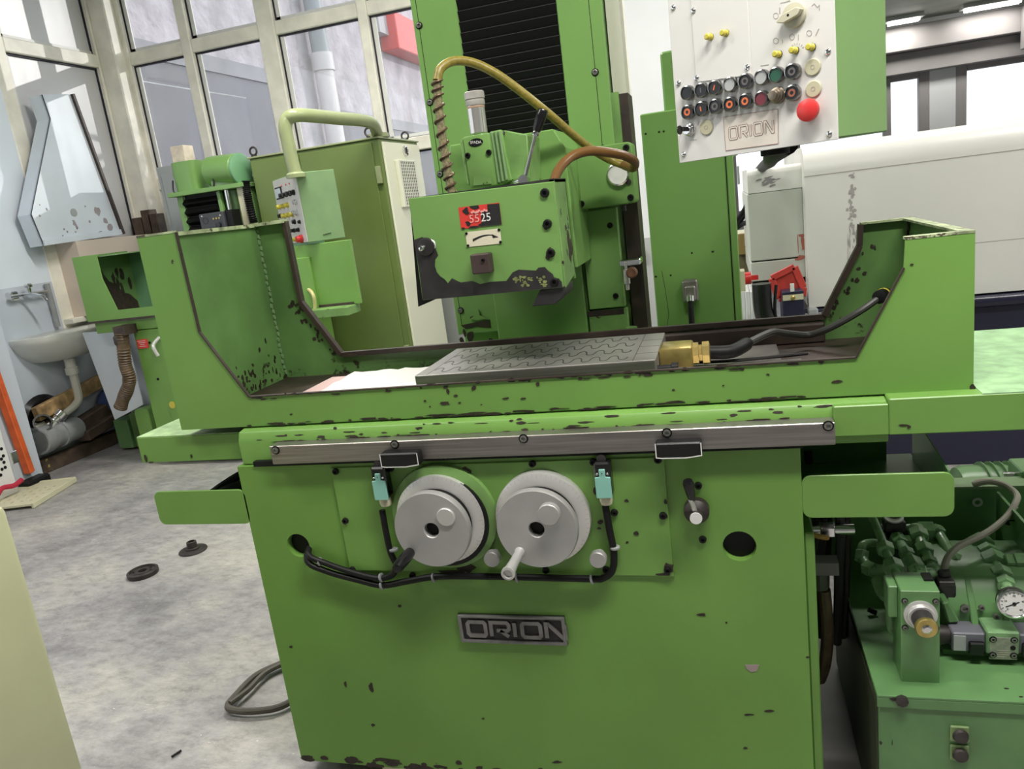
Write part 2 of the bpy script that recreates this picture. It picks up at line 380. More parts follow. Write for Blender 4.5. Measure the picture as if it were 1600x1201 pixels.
LET = {'O': ([(.1, 0), (.9, 0), (1, .15), (1, .85), (.9, 1), (.1, 1), (0, .85), (0, .15)], True),
       'I': ([(0, 0), (0, 1)], False),
       'N': ([(0, 0), (0, 1), (.12, 1), (.88, 0), (1, 0), (1, 1)], False)}
def orion(parent, p, U, V, N, w, h, t, th, m, adv=None):
    """the word ORION in wide square letters; p = lower left corner"""
    p, U, V, N = map(Vector, (p, U, V, N)); lw = w*.215; gap = w*.0275; x = 0
    for ch, cw in zip('ORION', (1, 1, .1, 1, 1)):
        b = MB(); o = p+U*x
        if ch == 'R':
            b.ribbon([(0, 0), (0, h), (lw*.9, h), (lw, h*.85), (lw, h*.55), (lw*.9, h*.42), (lw*.3, h*.42)], t, o, U, V, N, th)
            b.ribbon([(lw*.5, h*.42), (lw*.95, 0)], t, o, U, V, N, th)
        else:
            pl, cl = LET[ch]; b.ribbon([(a*lw, c*h) for a, c in pl], t, o, U, V, N, th, cl)
        b.build('letter', m, parent); x += lw*cw+gap+(adv or t)*.9

# =================================================================== ROOM
XL, YB = -4.3, 4.25
struct(MB().box(-4.5, 4.7, -5, 9.7, -.12, 0), 'floor', FLOORM)
struct(MB().box(-16, 12, 9.7, 30, -.14, -.02).box(-16, -4.5, -5, 9.7, -.14, -.02), 'floor_outside', CEMENT)
struct(MB().box(-4.5, XL, -5, -3.6, 0, 3.9).box(-4.5, XL, 1.4, 3.15, 0, 3.9).box(-4.5, XL, -3.6, 1.4, 0, .95).box(-4.5, XL, -3.6, 1.4, 3.5, 3.9).box(-4.5, XL, 3.15, YB, 0, 1.0).box(-4.5, XL, 3.15, YB, 3.8, 3.9), 'wall_left', WALLL)
struct(MB().box(XL, -4.08, 1.7, 2.42, 0, 3.9), 'trim_1', WALLL)
struct(MB().box(-4.5, -.05, YB, YB+.2, 0, 1.0).box(-.05, .62, YB, YB+.2, 0, 3.9).box(.62, 4.5, YB, YB+.2, 3.05, 3.9).box(-4.5, -.05, YB, YB+.2, 3.8, 3.9), 'wall_back', WALLB)
struct(MB().box(.52, .62, YB+.2, 9.5, 0, 3.1).box(.52, 4.5, 9.5, 9.7, 0, .9).box(.52, 4.5, 9.5, 9.7, 2.37, 3.1).box(3.02, 3.39, 9.5, 9.7, .9, 2.37), 'wall_annex', WALLB)
struct(MB().box(4.5, 4.7, -5, 9.7, 0, 3.9), 'wall_right', WALLB)
struct(MB().box(-4.5, 4.7, -5.2, -5, 0, 3.9), 'wall_front', mat('dull grey shop wall', (.35, .36, .36, 1), .6))
struct(MB().box(-4.5, 4.7, -5, YB+.2, 3.9, 4.0), 'ceiling', mat('grey ceiling paint', (.42, .42, .41, 1), .6, var=.05))
CEILA = mat('pale green grey ceiling', (.50, .53, .46, 1), .6, var=.1, vscale=3)
struct(MB().box(.62, 4.5, YB+.2, 9.5, 2.98, 3.08), 'ceiling_annex', CEILA)
GREYB = mat('grey white beam', (.30, .285, .28, 1), .5, var=.05)
struct(MB().box(.62, 4.5, 9.25, 9.5, 2.62, 2.90).box(.62, 4.5, 9.38, 9.5, 2.37, 2.62), 'trim_2', GREYB, bevel=.01)
struct(MB().box(3.95, 4.5, YB+.2, 9.25, 2.42, 2.90), 'trim_3', GREYB, bevel=.01)

def window(name, u0, u1, z0, z1, mull, trans, plane, at, pm, fm=FRAME, w=.12, d=.09, bead=True):
    """a framed window; u runs along X (plane 'y') or Y (plane 'x')"""
    R = bpy.data.objects.new(name, None); COL.objects.link(R); R['kind'] = 'structure'
    R.location = (at, (u0+u1)/2, z0) if plane == 'x' else ((u0+u1)/2, at, z0)
    INV[R] = Matrix.Translation(R.location).inverted()
    def bx(b, a0, a1, c0, c1, d0, d1):
        return b.box(at+d0, at+d1, a0, a1, c0, c1) if plane == 'x' else b.box(a0, a1, at+d0, at+d1, c0, c1)
    sg = 1 if plane == 'y' else -1
    f = MB()
    for a in (u0, u1): bx(f, a-w/2, a+w/2, z0-w/2, z1+w/2, min(-.006*sg, sg*d), max(-.006*sg, sg*d))
    for c in (z0, z1): bx(f, u0+w/2, u1-w/2, c-w/2, c+w/2, min(-.006*sg, sg*d), max(-.006*sg, sg*d))
    f.build('frame', fm, R, bevel=.006)
    for m, mw in mull: bx(MB(), m-mw/2, m+mw/2, z0, z1, min(-.012*sg, sg*d), max(-.012*sg, sg*d)).build('mullion', fm, R, bevel=.008)
    us = [(u0, w)]+list(mull)+[(u1, w)]
    zs = [(z0, w)]+[(t, .10) for t in trans]+[(z1, w)]
    for i in range(len(us)-1):
        a0 = us[i][0]+us[i][1]/2; a1 = us[i+1][0]-us[i+1][1]/2
        for t in trans: bx(MB(), a0, a1, t-.05, t+.05, min(-.004*sg, sg*d), max(-.004*sg, sg*d)).build('transom', fm, R, bevel=.006)
        for j in range(len(zs)-1):
            c0 = zs[j][0]+zs[j][1]/2; c1 = zs[j+1][0]-zs[j+1][1]/2
            bx(MB(), a0, a1, c0, c1, *sorted((sg*.045, sg*.05))).build('pane', pm, R)
            if bead:
                g = MB()
                for x0, x1, y0, y1 in ((a0, a0+.012, c0, c1), (a1-.006, a1, c0, c1), (a0, a1, c1-.014, c1), (a0, a1, c0, c0+.006)): bx(g, x0, x1, y0, y1, *sorted((sg*.028, sg*.046)))
                g.build('gasket', GASKET, R)
                h = MB()
                for x0, x1, y0, y1 in ((a0+.012, a0+.045, c0, c1), (a0, a1, c0+.006, c0+.03)): bx(h, x0, x1, y0, y1, *sorted((sg*.034, sg*.045)))
                h.build('bead', FRAMEW, R)
    return R
window('window_1', 3.17, 4.17, 1.0, 3.85, [], [2.99], 'x', XL, PANEW)
window('window_2', -4.16, -.1, 1.0, 3.85, [(-3.54, .09), (-2.80, .15), (-1.98, .08), (-1.1, .12)], [1.98, 2.99], 'y', YB, GLASS)
window('window_unseen', -3.55, 1.35, 1.0, 3.45, [(-2.3, .1), (-1.1, .1), (.1, .1)], [], 'x', XL, GLASS)  # unseen window, added to let daylight in from the left
window('window_3', .68, 3.0, .9, 2.37, [(1.5, .09), (2.58, .09)], [], 'y', 9.5, GLASS, fm=GREYB, bead=False)
window('window_4', 3.41, 4.45, .9, 2.37, [], [], 'y', 9.5, GLASS, fm=GREYB, bead=False)
struct(MB().box(-4.30, -4.14, 4.13, YB+.02, 0, 3.9), 'trim_4', FRAME, bevel=.01)
struct(MB().box(-4.33, -.05, YB-.10, YB, .98, 1.02).box(XL, XL+.10, 3.12, 4.14, .98, 1.02), 'trim_5', FRAME, bevel=.006)

# ------------------------------------------------------------------ lamps of the shop
TUBE = mat('lit fluorescent tube', (1, 1, 1, 1), .5, emit=((1, .97, .92, 1), 6))
def lamp(x, y, z, rz, label, power, L=1.5):
    t = thing('ceiling_lamp', label, 'lamp', (x, y, z), rz, 'fluorescent lamps')
    MB().prism([(-.1, 0), (.1, 0), (.06, .05), (-.06, .05)], 'x', -L/2, L/2).build('housing', WHITE, t, local=True)
    for s in (-.04, .04): MB().cyl((-L/2+.04, s, -.02), (L/2-.04, s, -.02), .014, n=10).build('tube', TUBE, t, local=True)
    for s in (-.5, .5): MB().cyl((L*s*.8, 0, .05), (L*s*.8, 0, (3.9 if y < 4.4 else 2.98)-z), .006, n=8).build('hanger_rod', STEELL, t, local=True)
    if power:
        l = bpy.data.lights.new('lamp_light', 'AREA'); l.shape = 'RECTANGLE'; l.size = L; l.size_y = .22; l.energy = power; l.color = (1, .965, .91)
        o = bpy.data.objects.new('lamp_light', l); COL.objects.link(o); o.parent = t; o.location = (0, 0, -.05)
    return t
for x, y, w, pw in [(1.0, -.75, 'above the camera side of the big grinder', 56), (-1.6, -.6, 'above the bare floor left of the big grinder', 34), (3.0, 1.2, 'above the white machine', 50), (-1.2, 2.0, 'above the small grinder', 78), (1.2, 2.9, 'above the green switch cabinet', 30)]:
    lamp(x, y, 3.0 if pw == 56 else 3.6, 0, 'fluorescent ceiling lamp '+w, pw)
for q, (u0, u1, vv) in enumerate([(1382, 1442, 31), (1502, 1600, 12)]):
    a, b = G(u0, vv+7, Y=9.0), G(u1, vv-3, Y=9.0)
    lamp((a.x+b.x)/2, 9.0, 2.93, 0, ['slim lit tube lamp on the annex ceiling beside the control panel', 'slim lit tube lamp at the far right of the annex ceiling'][q], 7, (b-a).length)

# =================================================================== OUTSIDE
XO = -6.5
o = struct(MB().box(XO-.3, XO, 3, 30, 0, 7), 'wall_outside', PLASTER)
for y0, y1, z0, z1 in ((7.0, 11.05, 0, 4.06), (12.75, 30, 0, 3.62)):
    MB().box(XO, XO+.03, y0, y1, z0, z1).build('shaded_panel', CEMENT, o)  # grey cement panels whose dark colour stands in for shade on the wall
    MB().box(XO, XO+.06, y0, y1, z1-.22, z1).build('ledge', mat('grey ledge', (.26, .255, .27, 1), .7, var=.1), o)
t = thing('drainpipe', 'white plastic drainpipe with grey upper length on rough outside wall', 'pipe', (XO+.24, 11.75, 0))
p0 = G(507, 170, X=XO+.12).y
MB().cyl((XO+.24, p0, 0), (XO+.24, p0, 4.25), .17, n=16).build('lower_pipe', mat('pipe white', (.66, .62, .60, 1), .5), t)
MB().cyl((XO+.24, p0, 4.2), (XO+.24, p0, 4.5), .2, n=16).build('sleeve', mat('sleeve white', (.66, .63, .62, 1), .5), t)
MB().cyl((XO+.24, p0, 4.5), (XO+.24, p0, 6.4), .16, n=16).build('upper_pipe', mat('pipe grey', (.30, .33, .34, 1), .5), t)
a = G(578, 12, X=XO+.1); b = G(645, 60, X=XO+.1)
solo(MB().box(XO, XO+.25, a.y, 30, a.z-.5, a.z-.1), 'parapet_slab', mat('slab grey', (.45, .43, .44, 1), .7), 'grey concrete slab edge on top of the rough outside wall', 'slab', (XO, a.y, a.z-.5))
a = G(606, 22, X=XO+.3); b = G(638, 22, X=XO+.3)
solo(MB().box(XO+.02, XO+.45, a.y, a.y+2.6, a.z-.72, a.z+.05), 'red_container', mat('red container', (.62, .10, .09, 1), .5), 'red box standing on the slab above the outside wall', 'container', (XO, a.y, a.z-.7), bevel=.02)
# a small tree beyond the corner whose branches the low sun throws on the white pane
tr = thing('tree', 'small leafy tree growing outside behind the grinder column', 'tree', (-.3, 7.3, 0))
bk = MB(); lf = MB(); rng = random.Random(3)
bk.tube([(-.25, 7.35, 0), (-.3, 7.3, 1.4), (-.35, 7.3, 2.4), (-.3, 7.3, 3.3)], lambda t: .05*(1-.7*t), 8, 4)
for i in range(15):
    p = Vector((-.3+rng.uniform(-.1, .1), 7.3+rng.uniform(-.1, .1), 2.2+.08*i)); q = p+Vector((rng.uniform(-.5, .35), rng.uniform(-.4, .25), rng.uniform(.1, .6)))
    bk.tube([p, (p+q)/2+Vector((0, 0, .05)), q], .008, 5, 3)
    for k in range(16):
        c = p.lerp(q, rng.uniform(.3, 1.05))+Vector((rng.gauss(0, .06), rng.gauss(0, .06), rng.gauss(0, .06))); n = Vector((rng.gauss(0, 1), rng.gauss(0, 1), rng.gauss(0, 1))).normalized()
        u = n.orthogonal().normalized(); w = n.cross(u); s = rng.uniform(.03, .06)
        lf.polyp([c-u*s*1.3, c-w*s*.6, c+u*s*1.3, c+w*s*.6], n, .001)
bk.build('trunk', WOOD, tr); lf.build('leaves', mat('leaf', (.06, .14, .03, 1), .5), tr, kind='stuff')

p, q = G(214, 121, Y=5.2), G(384, 153, Y=5.2); p = p+(p-q)*((p.x-XO)/(q.x-p.x))
solo(MB().tube([p, p.lerp(q, .5)+Vector((0, 0, -.03)), q], .006, 6, 6), 'washing_line', WHITE, 'thin white line strung outside the corner window', 'line', p)
# =================================================================== LEFT WALL CORNER
# sink
sy = 2.97
t = thing('wash_basin', 'white porcelain wash basin hanging on the left wall', 'sink', (XL, sy, .80))
def dring(rx, ry, z, n=28, x0=XL+.002):     # half ellipse against the wall
    return [Vector((x0+rx*max(0, math.sin(pi*i/(n-1))), sy-ry*math.cos(pi*i/(n-1)), z)) for i in range(n)]
b = MB(); rings = [dring(.10, .09, .74), dring(.24, .20, .76), dring(.36, .29, .83), dring(.41, .335, .90), dring(.43, .345, .925), dring(.43, .345, .95), dring(.40, .32, .955), dring(.30, .28, .945, x0=XL+.09), dring(.24, .22, .86, x0=XL+.10), dring(.10, .1, .83, x0=XL+.12)]
n0 = 0; N = len(rings[0])
b.v = [v for r_ in rings for v in r_]
for k in range(len(rings)-1):
    for i in range(N): j = (i+1) % N; b.f.append((k*N+i, k*N+j, k*N+N+j, k*N+N+i))
b.f += [tuple(range(N)), tuple((len(rings)-1)*N+i for i in range(N))]
b.build('basin', PORC, t, angle=50)
MB().tube([(XL+.15, sy-.03, .75), (XL+.15, sy-.03, .52), (XL+.14, sy-.05, .42), (XL+.11, sy-.2, .36), (XL+.1, sy-.42, .32)], .03, 10, 5).build('waste_pipe', mat('cream plastic pipe', (.62, .61, .53, 1), .4), t)
MB().lathe([(.045, 0), (.045, .05), (.037, .055), (.037, .12)], (XL+.15, sy-.03, .63), n=16).build('trap_nut', mat('cream plastic nut', (.66, .65, .58, 1), .4), t)
t = thing('wall_faucet', 'chrome wall tap with a long pipe above the basin', 'faucet', (XL, sy-.05, 1.2))
a = G(25, 462, X=XL+.06); c_ = G(74, 455, X=XL+.06)
MB().tube([a+Vector((0, -.05, 0)), a, c_, c_+Vector((-.055, .01, 0))], .012, 10).build('pipe', CHROME, t)
MB().tube([a+Vector((.0, .06, .0)), a+Vector((.05, .08, -.005)), a+Vector((.12, .10, -.03)), a+Vector((.14, .105, -.06))], .011, 10, 4).build('spout', CHROME, t)
MB().lathe([(.012, 0), (.014, .03), (.026, .035), (.028, .05), (.02, .06)], a+Vector((.02, .10, .01)), n=12).build('tap_handle', CHROME, t)
MB().box(XL-.01, XL+.06, a.y-.03, a.y+.03, a.z-.03, a.z+.03).build('valve_body', CHROME, t, bevel=.01)
# tall pipe in the corner of the dado
q = G(80, 470, X=XL+.03)
solo(MB().cyl((XL+.03, q.y, .98), (XL+.03, q.y, 1.30), .02, n=10), 'wall_pipe', PVC, 'short pale pipe standing on the wall beside the tap', 'pipe', (XL+.03, q.y, .98))

# leaning white guard
t = thing('sheet_metal_guard', 'tall white sheet metal guard, paint peeling, leaning on the left window', 'guard', (-4.1, 3.4, 1.02))
Xg = -4.12
face = [(65, 148), (110, 147), (118, 165), (190, 366), (68, 384), (48, 335), (78, 186)]
pts = [G(u, v, X=Xg) for u, v in face]
MB().polyp(pts, (-1, 0, 0), .012).build('face_sheet', WHITEB, t)
e = MB()
for i, j in ((0, 6), (6, 5), (5, 4), (1, 2), (2, 3)):
    p, q = pts[i], pts[j]; e.polyp([p, q, q+Vector((-.12, 0, 0)), p+Vector((-.12, 0, 0))], (0, .008, .002), 1)
e.build('side_flange', WHITEB, t)
MB().bar(pts[1]+Vector((.008, .008, 0)), pts[3]+Vector((.008, .008, 0)), .022, .03, (1, 0, 0)).build('edge_seal', BROWN, t)
e = MB(); e.polyp([pts[4]+Vector((.002, 0, 0)), pts[3]+Vector((.002, 0, 0)), pts[3]+Vector((.002, 0, .04)), pts[4]+Vector((.002, 0, .04))], (1, 0, 0), .012); e.build('bottom_lip', WHITEB, t)
e = MB()
for u, v, s in ((115, 332, 1), (62, 320, .6), (62, 337, .8), (73, 327, .9), (116, 350, 1.5), (100, 358, .8), (105, 362, .9), (118, 362, .8), (152, 330, 3.2), (165, 345, 2.6), (172, 355, 3), (158, 366, 3), (140, 346, 1), (120, 357, .6), (133, 322, .7), (98, 368, .6)):
    c = G(u, v, X=Xg); e.blob(c, (0, 1, 0), (0, 0, 1), (1, 0, 0), .011*s, .013*s, .001)
c = G(116, 350, X=Xg); e.polyp([c+Vector((0, -.012, .03)), c+Vector((0, .008, .03)), c+Vector((0, .03, -.03)), c+Vector((0, .012, -.04))], (1, 0, 0), .001)
e.build('bare_patches', mat('bare grey steel', (.30, .27, .28, 1), .5, var=.3), t, kind='stuff')
MB().lathe([(.03, 0), (.03, .004), (.015, .006)], G(115, 332, X=Xg), (1, 0, 0), 14).build('rubber_grommet', GREYC, t)
q = G(130, 372, X=XL+.1)
# support ledge the guard stands on
solo(MB().box(XL, XL+.2, 3.22, 3.98, 1.02, q.z-.02), 'window_board', mat('peach board', (.66, .56, .47, 1), .6), 'peach board standing on the sill below the white guard', 'board', (XL, 3.5, 1.02))
# dark timber blocks against the corner post
for k, (u, v0, v1) in enumerate(((216, 340, 372), (229, 328, 372), (241, 334, 372))):
    p = G(u, v0, Y=4.05); q = G(u, 400, Y=4.05)
    solo(MB().box(p.x-.045, p.x+.04, 4.02, 4.12, 1.02, p.z), 'timber_block', WOOD, 'dark timber block on the sill by the corner post, %s of three' % ('leftmost', 'middle', 'rightmost')[k], 'timber', (p.x, 4.05, 1.02), 'timber blocks on the sill', bevel=.004)
# grey steel cupboard at the back windows
a = G(243, 262, Y=3.75); b_ = G(300, 262, Y=3.75)
t = thing('steel_cupboard', 'light grey steel cupboard standing before the corner windows', 'cupboard', ((a.x+b_.x)/2+.1, 3.9, 0))
MB().box(a.x, a.x+.65, 3.75, 4.1, 0, a.z).build('body', GREYC, t, bevel=.006)
MB().box(a.x+.04, a.x+.61, 3.738, 3.75, .08, a.z-.05).build('door', GREYC, t, bevel=.004)
# white bin
a = G(105, 460, Y=3.0); b_ = G(132, 508, Y=3.0)
solo(MB().prism([(a.x, a.z+.01), (a.x+.20, a.z+.02), (a.x+.26, .98), (a.x+.09, .98)], 'y', 3.34, 3.5), 'sheet_metal_bin', CREAM, 'cream sheet metal chute standing behind the basin', 'chute', (a.x, 3.4, .98), bevel=.004)

# floor litter
b = MB(); A, B_ = G(66, 741, Z=.0), G(190, 690, Z=.0)
solo(MB().obox(((A+B_)/2)+Vector((-.02, .12, .05)), (B_-A)/2+Vector((0, .12, 0)), (.042, 0, 0), (0, 0, .05)), 'floor_beam', WOOD, 'long dark timber beam lying on the floor along the left wall', 'beam', (A.x, A.y+.4, 0), bevel=.006)
e = MB(); rg = random.Random(2)
for k in range(14): e.blob(Vector((A.x+.0235, A.y+.12+rg.gauss(0, .05), .05+rg.gauss(0, .03))), (0, 1, 0), (0, 0, 1), (1, 0, 0), .018, .014, .001)
fb = bpy.data.objects['floor_beam']; e.build('dried_foam', mat('yellow foam', (.42, .33, .10, 1), .8), fb, kind='stuff')
p, q = G(56, 648, X=-4.17), G(162, 604, X=-4.23)
solo(MB().bar(p, q+Vector((0, .25, .09)), .05, .10), 'leaning_plank', WOODL, 'weathered pale plank lying aslant on the scrap below the basin', 'plank', (p.x, p.y, p.z), bevel=.004)
for k, (u, v, u2, v2, w, h) in enumerate(((108, 675, 186, 625, .10, .10), (130, 682, 196, 640, .10, .08))):
    p, q = G(u, v, X=-4.20+.05*k), G(u2, v2, X=-4.22+.05*k)
    solo(MB().bar(p, q, w, h), 'scrap_timber', WOOD, ('upper dark timber offcut on the scrap pile by the wall', 'lower dark timber offcut on the scrap pile by the wall')[k], 'timber', p, 'timber offcuts', bevel=.008)
c = G(72, 655, X=-4.22)
solo(MB().lathe([(.04, 0), (.19, .01), (.20, .03), (.17, .06), (.05, .07)], (XL+.005, c.y+.03, .34), (1, .0, .0), 30), 'black_disc', BLACKG, 'big black disc leaning on the wall behind the plank', 'disc', (XL, c.y, .3))
p, q = G(58, 690, X=-4.15), G(118, 668, X=-4.2)
t = thing('grey_drain_pipe', 'thick grey plastic pipe lying behind the floor beam', 'pipe', (p.x, p.y, .1))
MB().cyl(p, q, .085, n=20).build('pipe', PVC, t); d = (q-p).normalized(); MB().lathe([(.085, 0), (.098, .005), (.098, .10), (.085, .11)], p, d, 20).build('socket', PVC, t)
MB().lathe([(.098, 0), (.098, .03), (.08, .04)], p+d*.2, d, 20).build('ridge', PVC, t)
p = G(68, 668, X=-4.12)
solo(MB().lathe([(.062, 0), (.062, .14), (.05, .14), (.05, .02)], p+Vector((-.1, .07, .0)), (.75, -.5, .25), 20), 'black_pipe_bend', BLACKG, 'short black pipe piece with open mouth on the grey pipe', 'pipe', p)
p = G(92, 655, X=-4.14)
solo(MB().lathe([(.05, 0), (.05, .05), (.035, .055), (.035, .08), (.05, .085), (.05, .13), (.02, .14)], p+Vector((-.05, -.05, -.03)), (.4, .6, .5), 18), 'steel_coupling', CHROME, 'shiny steel coupling under the weathered plank', 'coupling', p)
for k, (u, v) in enumerate(((87, 706), (103, 700))):
    p = G(u, v, Z=.05)
    solo(MB().lathe([(.07, 0), (.078, .008), (.078, .018), (.06, .028), (.02, .03)], (p.x, p.y+.02, .103+.012*k), (.05, 0, 1), 20), 'grinding_disc', PVC, ('grey disc lying nearer on the scrap behind the floor beam', 'grey disc lying further back on the scrap behind the beam')[k], 'disc', p, 'grey discs')
solo(MB().prism(rrect(-4.295, -4.235, 2.5, 3.5, .02), 'z', 0, .085), 'rubble_heap', mat('dusty rubble', (.22, .21, .20, 1), .9, var=.5, vscale=18, bump=1), 'grey dusty rubble bed under the scrap along the wall', 'rubble', (-4.2, 3, 0), bevel=.02)
p = G(163, 625, X=-4.25)
solo(MB().blob(p, (0, 1, 0), (0, 0, 1), (1, 0, 0), .10, .09, .12, 8, .25), 'blue_rag', mat('blue cloth', (.05, .08, .22, 1), .8), 'dark blue rag behind the white panel on the scrap', 'rag', p, bevel=.01)
p, q = G(50, 738, X=-4.03), G(0, 605, X=-4.03)
d = q-p
solo(MB().bar(p+Vector((-.02, 0, 0)), q+d*.35, .05, .05), 'orange_pole', ORANGE, 'square orange pole leaning at the white pillar', 'pole', p, bevel=.004)
p = G(24, 742, Z=.03)
solo(MB().obox((-4.03, 2.30, .03), (.05, .0, .0), (0, .09, 0), (0, 0, .03)), 'black_foot_block', BLACK, 'black rubber block on the floor at the foot of the pillar', 'block', (-4.03, 2.3, 0), bevel=.01)
# perforated plate on the floor
cs = [G(52, 752, Z=.03), G(117, 746, Z=.03), G(50, 787, Z=.03), G(-40, 790, Z=.03)]
U_ = cs[1]-cs[2]; U_.z = 0; o_ = cs[2]; V_ = Vector((-U_.y, U_.x, 0)).normalized()
t = thing('perforated_floor_plate', 'cream perforated plastic plate lying on the floor at the left', 'plate', (o_.x-.2, o_.y+.2, 0))
Ln = U_.length; U_ = U_.normalized(); Wd = .52
pl = MB(); hs = [rrect(.06+i*.062, .06+i*.062+.028, .05+j*.06, .05+j*.06+.013, .006, 2) for i in range(int((Ln-.1)/.062)) for j in range(8)]
pl.prism([(0, 0), (Ln, 0), (Ln, Wd), (0, Wd)], 'z', 0, .012, hs)
pl.v = [o_*1.0+U_*v.x+V_*v.y+Vector((0, 0, v.z-.012)) for v in pl.v]; pl.build('sheet', CREAM, t)
e = MB()
for a, b_, in (((0, 0), (Ln, 0)), ((Ln, 0), (Ln, Wd))): p, q = [o_+U_*k[0]+V_*k[1] for k in (a, b_)]; e.bar(p-Vector((0, 0, .012)), q-Vector((0, 0, .012)), .02, .034)
e.build('rim', CREAM, t, bevel=.003)
p = G(14, 763, X=-3.93)
solo(MB().tube([p+Vector((.02, -.10, .0)), p+Vector((0, -.04, .02)), p+Vector((.01, .03, .008)), p+Vector((.0, .10, .02))], .016, 8, 4), 'red_rag', mat('red cloth', (.45, .02, .05, 1), .8), 'twisted red rag at the edge of the perforated plate', 'rag', p)
# white panel with holes leaning on the pillar
t = thing('perforated_wall_panel', 'white panel with dark punched holes standing by the pillar', 'panel', (-3.98, 2.0, .0))
a, b_ = G(-60, 560, X=-3.97), G(24, 748, X=-3.97)
yr = b_.y
MB().box(-4.0, -3.97, yr-.75, yr, .03, 1.0).build('sheet', WHITE, t, bevel=.006)
h = MB()
for u, v in ((2, 701), (2, 717), (5, 712), (6, 722), (8, 730), (3, 733), (1, 742), (-3, 708), (-4, 722), (-4, 738)): h.lathe([(.011, 0), (.011, .002)], G(u, v, X=-3.9699), (1, 0, 0), 10)
h.build('punched_holes', BLACK, t, kind='stuff')
MB().box(-3.97, -3.95, yr-.0, yr+.05, .22, .30).build('latch', CHROME, t, bevel=.004)
# cream machine at the very left, close to the camera
c = G(12, 788, Z=.95)
t = thing('cream_machine_housing', 'cream painted machine housing close by at the lower left', 'housing', (c.x-.3, c.y-.3, 0))
MB().prism(rrect(c.x-.9, c.x, c.y-1.0, c.y, .02), 'z', .06, .95).build('housing_body', CREAMD, t, bevel=.012, seg=2)
MB().box(c.x-.88, c.x-.03, c.y-.97, c.y-.03, 0, .06).build('plinth', BLACK, t)

# things on the floor
c = G(224, 897, Z=.0)
t = thing('wheel_flange', 'dark iron flange ring lying on the concrete floor', 'flange', c)
MB().lathe([(.066, 0), (.068, .003), (.068, .020), (.062, .023), (.056, .023), (.053, .015), (.036, .015), (.033, .020), (.020, .020), (.019, .003)], c, n=36, closed=True).build('ring', IRON, t)
h = MB()
for k in range(6): a = pi*k/3+.3; h.lathe([(.005, 0), (.005, .0015)], c+Vector((.044*math.cos(a), .044*math.sin(a), .015)), n=10)
h.build('bolt_holes', BLACK, t)
c = G(302, 860, Z=.0)
t = thing('hub_flange', 'dark iron hub with a wide round base on the floor', 'flange', c)
MB().lathe([(.064, 0), (.067, .003), (.064, .008), (.040, .013), (.034, .013)], c, n=36).build('base_disc', IRON, t)
MB().lathe([(.034, .012), (.034, .018), (.025, .021), (.023, .048), (.016, .050), (.015, .03)], c, n=28).build('hub', IRON, t)
pts = [G(470, 1025, Z=.02), G(440, 1036, Z=.02), G(400, 1055, Z=.02), G(372, 1082, Z=.02), G(356, 1103, Z=.022), G(372, 1110, Z=.02), G(405, 1110, Z=.02), G(440, 1103, Z=.02), G(480, 1080, Z=.02)]
solo(MB().tube(pts, .011, 10, 6).tube([p+Vector((.03, .012, .004)) for p in pts[:4]]+[pts[4]+Vector((.004, .006, .006))], .009, 8, 6), 'floor_cable', mat('dusty cable', (.085, .075, .06, 1), .6, var=.2), 'thick dusty cable loop on the floor beside the green base', 'cable', pts[4])
p, q = G(268, 1182, Z=.006), G(283, 1172, Z=.006)
solo(MB().cyl(p, q, .0035, n=8), 'black_pin', BLACK, 'thin black pin lying on the floor near the front', 'pin', p)

# =================================================================== MAIN GRINDER
M_ = thing('surface_grinder', 'big green surface grinder with two steel handwheels and a long table', 'grinder', (0, .3, 0))
# base
holeL = (-.5245, .683, .031); holeR = (.5225, .680, .034)
MB().prism([(-.65, .052), (.65, .052), (.65, .893), (-.65, .893)], 'y', 0, .02, [circ(*holeL), circ(*holeR)]).box(-.65, -.64, .02, .55, .052, .893).box(.64, .65, .02, .55, .052, .893).box(-.64, .64, .53, .55, .052, .893).build('base', GREENB, M_)
MB().box(-.62, .62, .06, .5, 0, .054).build('plinth', BLACK, M_)
MB().box(-.42, .40, .015, .08, 0, .045).build('foot_pad', CREAM, M_)
for hx, hz, hr in (holeL, holeR):
    MB().lathe([(hr*1.01, .02), (hr*.98, .10), (hr*.3, .11)], (hx, 0, hz), (0, 1, 0), 28).build('hole_liner', BLACK, M_)
MB().prism([(.02, .10), (.50, .10), (.50, .70), (.02, .70)], 'x', .652, .672).build('side_cover', GREEN, M_, bevel=.003)
e = MB(); rng = random.Random(5)
for k in range(70):
    x = rng.uniform(-.64, .30); z = .054+abs(rng.gauss(0, .012)); e.blob((x, -.0002, z), (1, 0, 0), (0, 0, 1), (0, -1, 0), rng.uniform(.008, .03), rng.uniform(.003, .010), .0006)
for u, v, a, b_ in ((540, 1068, 3, 8), (580, 1073, 5, 12), (583, 1132, 5, 4), (755, 1122, 4, 2), (455, 1010, 5, 3), (1203, 1110, 9, 2.5), (1165, 1168, 4, 2), (1170, 1116, 9, 2), (1262, 1026, 3, 2), (1135, 972, 2, 2), (870, 1190, 10, 3), (1096, 960, 8, 3), (625, 946, 4, 3)):
    p = G(u, v, Y=0); e.blob(p, (1, 0, .1), (0, 0, 1), (0, -1, 0), a*.0015, b_*.0015, .0006)
e.build('paint_chips', CHIPM, M_, kind='stuff')
e = MB()
p = G(1176, 1042, Y=0); e.polyp([p+Vector((-.016, -.0003, .006)), p+Vector((.014, -.0003, .007)), p+Vector((.008, -.0003, -.009)), p+Vector((-.004, -.0003, -.012)), p+Vector((-.013, -.0003, -.004))], (0, -1, 0), .0006)
e.build('filler_chip', mat('pinkish filler', (.34, .27, .26, 1), .6), M_, kind='stuff')
